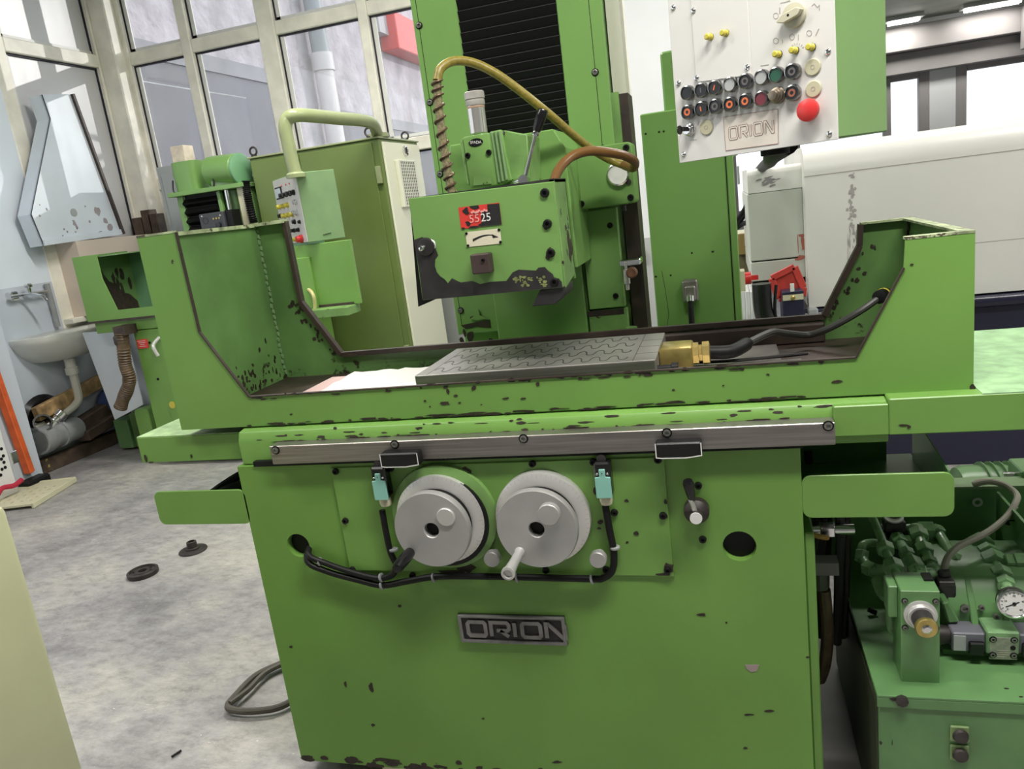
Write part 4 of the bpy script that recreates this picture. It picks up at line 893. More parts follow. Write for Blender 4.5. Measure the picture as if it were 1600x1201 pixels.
for k in range(13):
    a = -.62+1.18*k/12; y = -.36+.66*math.sin(math.radians(15+105*k/12)); th = .17-.135*k/12; up.append((a, y+th)); lo.append((a, y-th))
e = MB().polyp([pt(a, b_, .0009) for a, b_ in up+lo[::-1]], (0, -1, 0), .0004).polyp([pt(.50, .36, .0009), pt(.86, -.12, .0009), pt(.54, -.18, .0009)], (0, -1, 0), .0004); e.build('rotation_arrow', BLKPRINT, s)
for a, b_ in ((-.94, .82), (.94, .82), (.94, -.82), (-.94, -.82)): put(screwmesh(.003, .002, 'dark'), 'rivet', s, pt(a, b_, .0008))

# ------------------------------------------------------------------ feed unit with glass on top, lever
YV = .30
vp = [G(u, v, Y=YV) for u, v in ((722, 214), (764, 206), (776, 290), (734, 295))]
s = MB().polyp([vp[0], vp[1], vp[2], vp[3]], (0, 1, 0), .12).build('feed_unit', GREEN2, M_, bevel=.006, seg=2)
q = [G(u, v, Y=YV+.015) for u, v in ((764, 206), (783, 202), (800, 282), (776, 291))]; MB().polyp(q, (0, 1, 0), .11).build('ribbed_flank', GREEN2, s, bevel=.003)
for k in range(3):
    a, b_ = G(768+k*6, 206-k, Y=YV+.012), G(780+k*6, 286-k*2, Y=YV+.012); MB().bar(a, b_, .006, .008, (0, 1, 0)).build('rib', PALEGREEN, s, bevel=.002)
q = [G(u, v, Y=YV+.03) for u, v in ((786, 203), (824, 210), (828, 288), (793, 290))]; f = MB().polyp(q, (0, 1, 0), .13).build('feed_housing', GREENW, M_, bevel=.003)
q = [G(u, v, Y=YV+.006) for u, v in ((718, 222), (724, 214), (734, 290), (729, 288))]; MB().polyp(q, (0, 1, 0), .08).build('unit_flange', GREENW, s, bevel=.002)
c = G(743.5, 222.5, Y=YV-.0005); ov = MB(); ov.polyp([c+Vector((.018*math.cos(2*pi*k/28), 0, .0092*math.sin(2*pi*k/28))) for k in range(28)], (0, -1, 0), .001); ov = ov.build('oval_badge', BLACKG, s)
text('SPADA', 'lettering', WHITEP, ov, c+Vector((0, -.0013, 0)), (1, 0, -.10), (.10, 0, 1), .0095, .0002)
screws(s, [G(*p, Y=YV) for p in ((731, 243), (764, 238))], .0065, .005, 'dark')
screws(f, [G(*p, Y=YV+.03) for p in ((785, 208), (788, 246), (790, 266))], .0045, .006, 'socket')
a = [G(740, 276, Y=YV-.0004), G(752, 275, Y=YV-.0004), G(766, 277, Y=YV-.0004), G(768, 287, Y=YV-.0004), G(740, 290, Y=YV-.0004)]; MB().polyp(a, (0, -1, 0), .0006).build('bare_paint', GREENW, s, kind='stuff')
p, q = G(748, 208, Y=YV+.05), G(741, 143, Y=YV+.05); p.x = q.x = (p.x+q.x)/2
h0 = q.z-p.z
gl = MB().lathe([(.0215, 0), (.0215, h0*.66), (.022, h0*.665)], p, (0, 0, 1), 24).build('oil_glass', mat('frosted clear cylinder', (.62, .60, .58, 1), .15, metal=.7), M_)
MB().lathe([(.0225, h0*.66), (.0235, h0*.68), (.0235, h0*.78), (.0225, h0*.79), (.0225, h0*.81), (.0245, h0*.82), (.0245, h0*.98), (.022, h0)], p, (0, 0, 1), 24).build('glass_cap', mat('grey cap', (.42, .40, .37, 1), .5, var=.15, vscale=30), gl)
MB().lathe([(.0217, h0*.60), (.022, h0*.61), (.022, h0*.635), (.0217, h0*.645)], p, (0, 0, 1), 24).build('oil_ring', mat('rusty ring', (.45, .28, .18, 1), .5), gl)
p, q = G(819, 281, Y=YV+.02), G(837, 209, Y=YV+.02)
hb = MB().lathe([(.012, 0), (.012, .03)], p+Vector((0, -.012, 0)), (0, 1, 0), 20).cyl(G(806, 284, Y=YV+.03), p, .009, n=14).build('lever_hub', CHROME, M_)
MB().cyl(p, q, .0048, .0042, n=12).build('lever_rod', CHROME, hb); d = (G(850, 168, Y=YV+.02)-q).normalized(); L = (G(848, 170, Y=YV+.02)-q).length
MB().lathe([(.0085, -.004), (.009, .002), (.008, .006)], q, d, 14).build('ferrule', CHROME, hb)
MB().lathe([(.0085, .006), (.0105, .012), (.0125, L*.6), (.0125, L-.004), (.010, L)], q, d, 18).build('lever_grip', BLACKG, hb)
# coolant hose with spring
sp = [(706, 302), (700, 270), (694, 235), (688, 190), (684, 150), (683, 126)]
P1 = [G(u, v, Y=.26+.0*k) for k, (u, v) in enumerate(sp)]
arc = [(683, 126, .26), (688, 108, .27), (703, 97, .29), (722, 95, .31), (745, 100, .33), (775, 115, .35), (805, 136, .37), (833, 158, .39), (860, 180, .42), (890, 206, .47), (920, 230, .52), (950, 248, .56), (975, 258, .55), (989, 262, .50), (991, 252, .46), (975, 243, .43), (950, 238, .40), (920, 236, .37), (896, 243, .34), (878, 258, .30), (868, 276, .27), (866, 292, .25)]
P2 = [G(u, v, Y=y) for u, v, y in arc]
MB().tube(P2[:14], .0105, 12, 6).build('coolant_hose', HOSE, M_); MB().tube(P1, .0100, 12, 6).build('coolant_hose', mat('greyish braided hose', (.22, .19, .10, 1), .5, var=.5, vscale=220), M_)
MB().tube(P2[12:], .0115, 12, 6).build('coolant_hose', HOSEB, M_, label='brown hose bend at the spindle head')
pts = []
tot = 11
N = 260
def along(P, t):
    x = t*(len(P)-1); i = min(int(x), len(P)-2); return P[i].lerp(P[i+1], x-i)
for k in range(N+1):
    t_ = k/N; a = 2*pi*tot*t_; pts.append(along(P1, t_)+Vector((.0128*math.cos(a), .0128*math.sin(a), 0)))
MB().tube(pts, .0027, 6).build('hose_spring', mat('dull spring wire', (.13, .085, .05, 1), .45, metal=.5), M_)
# pendant arm goes up to the column head

# =================================================================== CHUCK AND THINGS ON THE TABLE
ck = thing('magnetic_chuck', 'grey steel magnetic chuck with wavy pole lines on the table', 'chuck', (.09, .27, 1.006))
cx0, cx1, cy0, cy1, cz = -.196, .371, .115, .425, 1.066
MB().box(cx0, cx1, cy0, cy1, 1.006, cz).build('chuck_body', CHUCKM, ck, bevel=.0015)
MB().box(cx0+.002, cx1-.002, cy0-.0012, cy0, 1.010, cz-.003).build('front_plate', STEEL, ck)
for r in range(4):
    yb = cy0+.045+r*.073; pts = []; n = 11; x0 = cx0+.035; step = (cx1-.065-x0)/n
    for k in range(n*16+1):
        t_ = k/16; ph = t_ % 1; a = math.sin(2*pi*t_); pts.append((x0+step*(t_-.055*math.sin(4*pi*t_)), yb+.022*a))
    MB().ribbon(pts, .0030, (0, 0, cz), (1, 0, 0), (0, 1, 0), (0, 0, 1), .0004).build('pole_line', GROOVE, ck)
e = MB().box(cx1-.05, cx1-.0486, cy0+.001, cy1-.001, cz, cz+.0003)
for y in (cy0+.075, cy0+.15, cy0+.225): e.box(cx1-.05, cx1-.001, y, y+.0012, cz, cz+.0003)
e.box(cx0+.03, cx0+.0312, cy0+.001, cy1-.001, cz, cz+.0003)
e.build('plate_joint', GROOVE, ck)
s = MB().box(cx1, cx1+.075, .20, .29, 1.012, 1.070).build('junction_box', BRASS, ck, bevel=.006, seg=2)
MB().lathe([(.026, 0), (.026, .012), (.020, .013), (.020, .020), (.027, .021), (.027, .036), (.02, .038)], (cx1+.075, .245, 1.045), (1, 0, 0), 8).build('brass_gland', BRASS, s)
MB().lathe([(.009, 0), (.009, .03), (.013, .031), (.013, .045)], (cx1, .15, 1.036), (1, 0, 0), 12).build('switch_stub', BLACK, ck)
b_ = MB().lathe([(.017, 0), (.017, .008), (.010, .010), (.010, .022), (.014, .023), (.012, .03)], (cx1+.05, .145, 1.006), (0, 0, 1), 6).build('clamp_bolt', IRON, ck)
x0 = cx1+.111
pts = [Vector((x0, .245, 1.045)), Vector((x0+.05, .25, 1.043)), G(1170, 535, Y=.30), G(1205, 519, Y=.36), G(1225, 520, Y=.40), G(1262, 523, Y=.45), G(1290, 515, Y=.42), G(1320, 500, Y=.40), G(1350, 482, Y=.40), G(1378, 462, Y=.42), G(1392, 455, Y=.47)]
MB().tube(pts[:3], lambda t: .016 if t < .9 else .012, 12, 4).build('cable_sleeve', BLACK, ck)
MB().tube(pts[1:], .0085, 10, 6).build('chuck_cable', CABLE, ck)
p, d = pts[-2], (pts[-1]-pts[-2]).normalized(); MB().lathe([(.012, -.02), (.016, -.018), (.016, .02), (.012, .022)], p, d, 14).build('wall_gland', BLACK, ck)
MB().lathe([(.0165, .006), (.0172, .007), (.0172, .012), (.0165, .013)], p, d, 14).build('gland_ring', YELLOWP, ck)
MB().tube([G(1062, 567, Z=1.02), G(1150, 563, Z=1.02), G(1262, 552, Z=1.02)], .004, 8, 4).build('earth_wire', BLACK, ck)
# creased paper sheet
b = MB(); nx, ny = 14, 8; rng = random.Random(12); A = [G(516, 609, Z=1.008), G(650, 597, Z=1.008), G(670, 577, Z=1.008), G(556, 584, Z=1.008)]
A = [Vector((-.535, .115, 1.007)), Vector((-.21, .115, 1.007)), Vector((-.21, .46, 1.007)), Vector((-.535, .46, 1.007))]
for j in range(ny+1):
    for i in range(nx+1):
        p = A[0].lerp(A[1], i/nx).lerp(A[3].lerp(A[2], i/nx), j/ny); b.v.append(p+Vector((0, 0, .004+rng.uniform(0, .006))))
for j in range(ny):
    for i in range(nx): k = j*(nx+1)+i; b.f.append((k, k+1, k+nx+2, k+nx+1))
solo(b, 'paper_sheet', PAPER, 'creased white paper sheet lying left of the chuck on the table', 'paper', (-.37, .29, 1.007), angle=10)
solo(MB().box(-.60, -.50, .10, .44, 1.0062, 1.0075), 'pink_card', PINK, 'pale pink card peeping out left under the white paper', 'card', (-.55, .27, 1.006))

# =================================================================== CONTROL PANEL
un = Vector((math.cos(math.radians(30)), -math.sin(math.radians(30)), 0)); pn = Vector((-un.y, un.x, 0))*-1
pn = Vector((-math.sin(math.radians(30)), -math.cos(math.radians(30)), 0))
P0 = G(1063, 251, Y=.22)
cp = thing('control_panel', 'green control box with off white panel, push buttons and red stop button', 'control panel', P0, -math.radians(30))
def LP(u, v, d=0): w = GP(u, v, P0, pn); q = INV[cp] @ w; return Vector((q.x, q.y-d, q.z))
br = LP(1311, 222); br_w = GP(1311, 222, P0, pn); tl = LP(1046, -2); Wp = br.x; Hp = .42; zb = (br.z)/2
MB().box(0, Wp, -.004, 0, zb, Hp).build('face_plate', PANELW, cp, local=True, bevel=.001)
n = INV[cp].to_3x3()
vs = INV[cp] @ G(1390, 205, X=(cp.matrix_world @ Vector((Wp, .2, 0))).x)
# body deeper than the plate, its underside rising to the rear
rr_ = GP(1390, 205, br_w, un); rl = INV[cp] @ rr_; dp = rl.y; zr_ = rl.z
MB().add([(.004, 0, zb+.002), (Wp-.004, 0, zb+.002), (Wp-.004, dp, zr_), (.004, dp, zr_), (.004, 0, Hp), (Wp-.004, 0, Hp), (Wp-.004, dp, Hp), (.004, dp, Hp)], [(0, 1, 2, 3), (4, 5, 6, 7), (0, 1, 5, 4), (1, 2, 6, 5), (2, 3, 7, 6), (3, 0, 4, 7)]).build('box_body', GREEN2, cp, local=True, bevel=.003)
def face(u, v, d=.004): q = LP(u, v); return Vector((q.x, -d, q.z))
# access plate
a, b_ = face(1082, 10), face(1176, 112); c_ = face(1084, 130)
MB().prism([(a.x, c_.z), (b_.x, b_.z-.006), (b_.x+.0, Hp-.01), (a.x, Hp-.01)], 'y', -.0062, -.004).build('access_plate', PANELW, cp, local=True, bevel=.0006)
LM_ = lambda name, prof, p, m, par=cp, n=20: MB().lathe(prof, p, (0, -1, 0), n).build(name, m, par, local=True)
for u, v in ((1054, 12), (1086, 17), (1170, 105), (1091, 122), (1062, 130), (1295, 81), (1297, 209), (1070, 241)):
    put_ = bpy.data.objects.new('panel_screw', screwmesh(.0058, .004, 'pan')); COL.objects.link(put_); put_.parent = cp; put_.location = face(u, v, .006 if u in (1086, 1170, 1091) else .004)
def stud(u, v): 
    p = face(u, v); o = LM_('pilot_light', [(.0065, 0), (.0065, .004), (.0048, .005), (.0048, .010), (.0060, .011), (.0060, .017), (.004, .019)], p, YELLOWP); MB().lathe([(.0068, 0), (.0068, .003)], p, (0, -1, 0), 16).build('light_collar', BLACK, o, local=True)
for u, v in ((1113, 58), (1137, 52), (1219, 85), (1245, 79), (1271, 74)): stud(u, v)
BEZEL = mat('grey chrome bezel', (.30, .30, .30, 1), .22, metal=1)
def pbut(u, v, core, ring=None):
    p = face(u, v); o = LM_('push_button', [(.0142, 0), (.0150, .002), (.0150, .010), (.0142, .013), (.0121, .0138), (.0117, .011)], p, BEZEL, n=24)
    MB().lathe([(.0118, 0), (.0118, .002)], p+Vector((0, -.0095, 0)), (0, -1, 0), 20).build('button_cap', core, o, local=True)
    if ring:
        b = MB(); b.lathe([(.0072, 0), (.0072, .0006), (.0036, .0006), (.0036, 0)], p+Vector((0, -.0116, 0)), (0, -1, 0), 18, closed=True); b.build('button_symbol', ring, o, local=True)
    return o, p
ORG = mat('orange lamp cap', (.70, .16, .05, 1), .35); GRY = mat('clear lens', (.40, .41, .40, 1), .2); DGR = mat('dark green lens', (.015, .09, .05, 1), .25); DRD = mat('dark red lens', (.16, .02, .03, 1), .25); FNT = mat('dim symbol', (.12, .11, .11, 1), .4); BCAP = mat('button black', (.012, .012, .014, 1), .3)
row1 = [((1079, 145), BCAP, None), ((1101, 141), BCAP, 'arrow'), ((1122, 137), BCAP, 'slash'), ((1146, 132), GRY, None), ((1170, 127), BCAP, 'dot'), ((1195, 121), GRY, None), ((1218, 117), DGR, None), ((1243, 112), BCAP, 'dot')]
row2 = [((1080, 175), BCAP, 'ring'), ((1101, 170), BCAP, 'slash2'), ((1123, 166), BCAP, 'dot'), ((1146, 163), BCAP, 'ring'), ((1170, 158), BCAP, 'ring'), ((1195, 154), DRD, None), None, ((1243, 145), BCAP, 'dring')]
for it in row1+row2:
    if not it: continue
    (u, v), core, kind = it; o, p = pbut(u, v, core, {'ring': ORG, 'dring': mat('dim orange', (.30, .10, .06, 1), .4), 'dot': FNT}.get(kind))
    if kind in ('slash', 'slash2', 'arrow'):
        q = p+Vector((0, -.0118, 0)); dx = {'slash': .0016, 'slash2': -.0006, 'arrow': .0}[kind]
        MB().bar(q+Vector((-dx, 0, -.0045)), q+Vector((dx, 0, .0045)), .0024, .0006, (0, 1, 0)).build('button_symbol', ORG if kind != 'arrow' else FNT, o, local=True)
p = face(1218, 149); o = LM_('key_switch', [(.0155, 0), (.0155, .005), (.0135, .006), (.0135, .012), (.011, .013), (.011, .020), (.0085, .021), (.0085, .026), (.003, .027)], p, mat('bronze grey switch', (.26, .22, .17, 1), .35, metal=.8))
p = face(1081, 203); o = LM_('key_switch', [(.0125, 0), (.0125, .006), (.0105, .007), (.0105, .012), (.008, .013), (.008, .018)], p, CHROME)
MB().box(p.x-.0012, p.x+.0012, p.y-.040, p.y-.016, p.z-.002, p.z+.007).lathe([(.009, -.0012), (.009, .0012)], p+Vector((0, -.042, .001)), (1, 0, 0), 14).build('key', BLACKG, o, local=True)
b = MB(); b.tube([p+Vector((.000, -.044, -.007))+Vector((.0, .0035*math.cos(a*pi/6), -.008+.008*math.sin(a*pi/6))) for a in range(13)], .0005, 5); b.build('key_ring', STEELL, o, local=True)
for u, v in ((1272, 105), (1273, 139), (1106, 199)): 
    p = face(u, v); o = LM_('blank_plug', [(.0150, 0), (.0150, .002), (.0135, .003)], p, mat('pale olive plug', (.50, .48, .33, 1), .45), n=24); b = MB(); b.lathe([(.0042, 0), (.0042, .0004), (.0030, .0004), (.0030, 0)], p+Vector((0, -.003, 0)), (0, -1, 0), 16, closed=True); b.build('plug_mark', FAINT, o, local=True)
p = face(1270, 172); o = LM_('stop_button', [(.013, 0), (.013, .010), (.0195, .011), (.0205, .016), (.0195, .022), (.012, .0255), (.004, .0265)], p, RED, n=32)
p = face(1243, 24); o = LM_('rotary_switch', [(.0225, 0), (.0225, .004), (.0215, .006), (.0198, .0065)], p, mat('cream switch plate', (.50, .48, .36, 1), .4), n=30)
b = MB(); U2 = Vector((.97, 0, .24)).normalized(); V2 = Vector((-.24, 0, .97)).normalized(); q = p+Vector((0, -.006, 0))
b.polyp([q-U2*.028-V2*.001, q-U2*.016-V2*.0075, q+U2*.013-V2*.007, q+U2*.021, q+U2*.013+V2*.007, q-U2*.016+V2*.0075, q-U2*.028+V2*.001], (0, -1, 0), .012)
b.build('switch_grip', mat('cream grip', (.52, .50, .37, 1), .4), o, local=True, bevel=.0015); MB().lathe([(.0022, 0), (.0022, .0006)], q+Vector((-.004, -.012, 0)), (0, -1, 0), 12).build('grip_screw', BLACK, o, local=True)
# engraved symbols and name field
b = MB()
def eng(pts, w=.0009, cl=False): b.ribbon([(face(u, v).x, face(u, v).z) for u, v in pts], w, (0, -.0041, 0), (1, 0, 0), (0, 0, 1), (0, -1, 0), .0004, cl)
for u, v in ((1214, 25), (1214, 64), (1239, 58), (1266, 52)):
    eng([(u+4*math.cos(k*pi/5), v+4.5*math.sin(k*pi/5)) for k in range(10)], .0008, True)
eng([(1220, 12), (1220, 22)], .0018); eng([(1221, 5), (1236, 2), (1233, -2)]); eng([(1270, 10), (1274, 6), (1279, 12), (1282, 8), (1282, 17)]); eng([(1249, 54), (1249, 63)], .0012); eng([(1276, 56), (1281, 45)], .0016); eng([(1224, 62), (1224, 68)])
for k in range(7): a = pi*(.15+.7*k/6); eng([(1247-9*math.cos(a), 79-9*math.sin(a)), (1247-12*math.cos(a), 79-12*math.sin(a))], .0006)
eng([(1190, 103), (1203, 101)], .0012); eng([(1080, 219), (1090, 218)], .0009)
b.build('engraved_marks', FAINT, cp, local=True, kind='stuff')
a, b1, c1, d1 = face(1132, 183), face(1217, 170), face(1218, 224), face(1136, 235)
s = MB().prism([(a.x, a.z), (b1.x, b1.z), (c1.x, c1.z), (d1.x, d1.z)], 'y', -.0046, -.004).build('name_field', mat('cream name field', (.67, .62, .55, 1), .4), cp, local=True)
b = MB(); b.ribbon([(p.x, p.z) for p in (a, b1, c1, d1)], .0008, (0, -.0047, 0), (1, 0, 0), (0, 0, 1), (0, -1, 0), .0003, True); b.build('field_border', mat('red brown print', (.30, .16, .13, 1), .5), s, local=True)
o0 = face(1141, 219); o1 = face(1211, 207); hh = (face(1141, 200).z-o0.z); Wl = o1.x-o0.x
INVs = INV[s]; INV[s] = Matrix()
sl_ = (o1.z-o0.z)/Wl
for t_, m in ((.0046, mat('red brown print ', (.20, .10, .085, 1), .5)), (.0026, mat('name field inner', (.67, .62, .55, 1), .4))): orion(s, (o0.x+.002, -.0048 if t_ > .003 else -.0050, o0.z+.001), (1, 0, sl_), (0, 0, 1), (0, -1, 0), Wl-.019, hh*.95, t_, .0003, m, .0046)
# cable and neck under and above the box
MB().lathe([(.03, 0), (.03, .02), (.02, .022)], (Wp*.45, dp*.5, zb+.012), (0, 0, -1), 20).build('cable_flange', BLACK, cp, local=True)
q0 = cp.matrix_world @ Vector((Wp*.5, dp*.6, zb+.01))
MB().tube([q0, G(1207, 243, Y=q0.y+.35), G(1203, 252, Y=1.3), G(1190, 262, Y=2.4), G(1180, 275, Y=3.25), G(1178, 300, Y=3.35)], .022, 12, 5).build('panel_cable', BLACK, cp)
MB().cyl((Wp*.5, dp*.5, Hp), (Wp*.5, dp*.5, .86), .03, n=18).build('hanger_tube', GREEN2, cp, local=True)
aw = cp.matrix_world @ Vector((Wp*.5, dp*.5, .84))
MB().tube([aw, aw+Vector((-.05, .1, .05)), (.1, 1.0, aw.z+.05)], .03, 14, 6).build('hanger_arm', GREEN2, cp)
MB().box(.0, .2, .9, 1.1, aw.z+.02, aw.z+.08).build('arm_bracket', GREEN2, cp)
for z in (0,): MB().tube([(.1, 1.0, aw.z+.03), (.1, 1.0, 2.70)], .03, 12).build('arm_post', GREEN2, cp)

# =================================================================== GREEN CABINET BEHIND THE PANEL
ec = thing('switch_cabinet', 'tall green electrical cabinet standing behind the control panel', 'cabinet', (.42, 1.35, 0))
MB().box(.283, .548, 1.2, 1.62, 0, 1.668).build('cabinet_body', GREEN2, ec, bevel=.004)
MB().prism(rrect(.36, .60, 1.50, 1.86, .012), 'y', 1.26, 1.55).build('upper_box', GREEN2, ec, bevel=.006)
MB().prism(rrect(.40, .55, 1.69, 1.83, .015), 'y', 1.258, 1.262).build('upper_cover', GREENL, ec)
MB().box(.551, .574, 1.195, 1.62, .02, 1.665).build('door_edge', GREEN2, ec, bevel=.003)
MB().box(.5475, .5515, 1.203, 1.60, .02, 1.66).build('door_gap', BLACK, ec)
screws(ec, [G(*p, Y=1.2) for p in ((1030, 206), (1037, 205), (1009, 209), (1081, 395), (1113, 393), (1025, 432), (1048, 430))], .003, .002, 'dark')
e = MB(); e.ribbon([(G(u, v, Y=1.2).x, G(u, v, Y=1.2).z) for u, v in ((1034, 423), (1040, 455), (1045, 490), (1041, 522))], .0015, (0, 1.1995, 0), (1, 0, 0), (0, 0, 1), (0, -1, 0), .0004)
for u, v in ((1114, 393), (1025, 432)): e.blob(G(u, v, Y=1.1995), (1, 0, 0), (0, 0, 1), (0, -1, 0), .006, .004, .0005)
e.build('scratches', CHIPM, ec, kind='stuff')
c = G(1079, 455, Y=1.17)
s = MB().box(c.x-.026, c.x+.026, 1.15, 1.2, c.z-.036, c.z+.040).build('plug_socket', mat('worn grey connector', (.20, .19, .17, 1), .4, metal=.5, var=.3, vscale=40), ec, bevel=.006)
MB().box(c.x-.018, c.x+.018, 1.135, 1.16, c.z-.03, c.z+.022).build('plug_hood', mat('worn alu hood', (.26, .25, .22, 1), .4, metal=.5), s, bevel=.005)
MB().lathe([(.013, 0), (.013, .018), (.009, .02)], (c.x, 1.13, c.z-.012), (0, -.4, -1), 14).build('plug_gland', CHROME, s)
MB().tube([(c.x, 1.125, c.z-.02), G(1080, 490, Y=1.11), G(1083, 520, Y=1.10), (c.x+.02, 1.1, .80), (c.x+.02, 1.1, .5)], .010, 10, 5).build('plug_cable', BLACK, s)
p = G(1152, 432, Y=1.25); s = MB().box(.574, .590, 1.22, 1.30, p.z-.05, p.z+.02).build('isolator_plate', IVORY, ec); MB().lathe([(.022, 0), (.022, .02), (.012, .022)], (.590, 1.26, p.z-.01), (1, 0, 0), 16).box(.60, .635, 1.255, 1.265, p.z-.018, p.z-.002).build('isolator_handle', RED, s)
MB().box(.585, .592, 1.24, 1.28, 1.40, 1.46).build('hinge_tab', GREYC, ec)

# =================================================================== HYDRAULIC UNIT (lower right)
hu = thing('hydraulic_unit', 'green hydraulic pump unit with pipe fittings and a pressure gauge', 'pump unit', (1.2, .3, 0))
tx0, tx1, ty0, ty1, tz = .775, 1.75, -.05, .60, .372
MB().box(tx0, tx1, ty0, ty1, .0, tz).build('tank', GREEND, hu, bevel=.003)
MB().box(tx0-.004, tx0, ty0+.01, ty1, .02, tz-.02).build('shaded_side', mat('shaded brown green side', (.035, .040, .022, 1), .5, var=.5, vscale=6), hu)  # dark plate puts the gap's shade into the tank side's colour
MB().prism([(.66, .02), (.80, -.02), (.95, .3), (.9, .8), (-.3, .7), (.3, .3)], 'z', .0002, .0012).build('floor_shade', mat('dark gap shade on concrete', (.06, .058, .052, 1), .35, var=.3, vscale=8), bpy.data.objects['floor'])  # dark sheet paints the shade on the floor between base and tank
MB().box(tx0-.003, tx1, ty0-.004, ty1, tz, tz+.006).box(tx0-.003, tx1, ty0-.004, ty0, tz-.022, tz).build('tank_lid', GREEND, hu, bevel=.001)
for z0, z1 in ((.300, .332), (.256, .288)):
    a = .905; s = MB().box(a, a+.034, ty0-.006, ty0, z0-.02, z1-.016).build('boss_plate', mat('pale green boss', (.22, .32, .13, 1), .45, var=.3, vscale=40), hu, bevel=.002)
    MB().lathe([(.013, 0), (.015, .004), (.013, .010), (.005, .012)], ((a+a+.034)/2, ty0-.006, (z0+z1)/2-.018), (0, -1, 0), 18).build('tank_plug', IRON, s)
p = G(1408, 1091, Y=ty0); MB().lathe([(.012, 0), (.012, .008), (.008, .010)], (p.x, ty0-.004, p.z), (0, -1, 0), 8).build('lid_bolt', IRON, hu)
# post with flow control valve
px0, px1, pz = .827, .898, .585
MB().box(px0, px1, -.005, .075, tz, pz).build('valve_block', GREEND, hu, bevel=.0015)
MB().box(px0-.018, px0, .02, .07, pz-.075, pz-.004).build('side_ear', GREEND, hu, bevel=.002)
MB().box(px0+.052, px1-.002, .035, .065, pz-.002, pz+.004).build('port_recess', BLACK, hu)
c = Vector(((px0+px1)/2, -.005, pz-.052))
f = MB().lathe([(.031, 0), (.031, .004), (.026, .006), (.026, .012), (.024, .014)], c, (0, -1, 0), 32).build('flow_scale', STEELL, hu)
MB().lathe([(.020, .014), (.0185, .040), (.0205, .044)], c, (0, -1, 0), 28).build('flow_knob', DARKM, f)
MB().lathe([(.0205, .044), (.0205, .050), (.019, .053)], c, (0, -1, 0), 28).build('brass_ring', BRASS, f); MB().lathe([(.009, .053), (.009, .055), (.006, .057), (.002, .057)], c, (0, -1, 0), 18).build('lock_core', CHROME, f)
screws(hu, [c+Vector((a*.028, 0, b_*.030)) for a in (-1, 1) for b_ in (-1, 1)], .0045, .004, 'socket')
# sub plate, cast body, solenoid valve and gauge
MB().box(.93, 1.45, .10, .33, tz+.004, tz+.016).build('drip_plate', GREEND, hu, bevel=.001)
MB().prism([(.12, .44), (.12, .47), (.17, .53), (.34, .53), (.34, .40), (.14, .40)], 'x', .945, 1.45).build('manifold', GREEND, hu, bevel=.004)
for x0, x1 in ((.985, 1.03), (1.045, 1.10)): MB().prism([(.10, .44), (.12, .475), (.17, .53), (.17, .44)], 'x', x0, x0+.014).build('rib', GREEND, hu, bevel=.002)
for u, v in ((1507, 949), (1533, 948), (1556, 962)): put(screwmesh(.009 if u < 1520 else .006, .006, 'socket'), 'socket_screw', hu, G(u, v, Y=.118))
q = [G(u, v, Y=.10) for u, v in ((1472, 942), (1482, 940), (1500, 972), (1482, 974))]; MB().polyp(q, (0, 1, 0), .06).build('end_block', GREEND, hu, bevel=.003)
zc = .415; ysv = .07
xs = [G(u, 1000, Y=ysv).x for u in (1488, 1512, 1540, 1592)]; zc = G(1540, 1003, Y=ysv).z
MB().box(xs[0], xs[2], ysv, ysv+.05, zc-.024, zc+.020).build('solenoid', mat('grey coil', (.16, .16, .19, 1), .35), hu, bevel=.003); MB().box(xs[1], xs[2]-.003, ysv-.012, ysv, zc-.026, zc+.004).build('coil_plug', BLACKG, hu, bevel=.003)
MB().box(xs[0]+.002, xs[1]-.004, ysv-.003, ysv, zc-.020, zc+.014).build('coil_label', GREYC, hu)
MB().box(xs[3], xs[3]+.09, ysv, ysv+.05, zc-.024, zc+.020).build('solenoid', mat('grey coil right', (.15, .15, .18, 1), .35), hu, bevel=.003); MB().box(xs[3]+.004, xs[3]+.09, ysv-.012, ysv, zc-.026, zc+.004).build('coil_plug', BLACKG, hu, bevel=.003)
s = MB().box(xs[2], xs[3], ysv-.006, ysv+.06, zc-.024, zc+.028).build('valve_body', FITG, hu, bevel=.003)
x0, x1 = xs[2]+.005, xs[3]-.005
MB().box(x0, x1, ysv-.008, ysv-.006, zc-.034, zc+.016).build('type_plate', mat('type plate metal', (.34, .34, .30, 1), .4, metal=.5, var=.25, vscale=70), s); screws(s, [(x, ysv-.008, z) for x in (x0+.006, x1-.006) for z in (zc-.024, zc+.012)], .005, .003, 'socket')
MB().lathe([(.005, 0), (.005, .001)], (x1-.008, ysv-.0085, zc-.006), (0, -1, 0), 12).build('plate_stamp', BLACK, s)
b = MB()
for k in range(4): b.box(x0+.014, x1-.014-.004*(k % 2), ysv-.0084, ysv-.008, zc-.014-.005*k, zc-.0125-.005*k)
b.build('plate_lines', FAINT, s, kind='stuff')
MB().lathe([(.018, 0), (.022, .02), (.02, .05), (.012, .06)], (xs[0], ysv+.025, zc+.0), (-1, 0, 0), 14).build('pipe_union', IRON, hu)
g = G(1588, 948, Y=.06)
s = MB().lathe([(.027, 0), (.0296, .004), (.0296, .022), (.0285, .0255), (.0255, .0255), (.0248, .022)], g+Vector((0, .028, 0)), (-.1, -1, .18), 36).build('pressure_gauge', IRON, hu)
MB().lathe([(.0299, .014), (.0304, .016), (.0304, .0255), (.027, .027), (.0255, .0255), (.0255, .016)], g+Vector((0, .028, 0)), (-.1, -1, .18), 36, closed=True).build('chrome_rim', CHROME, s)
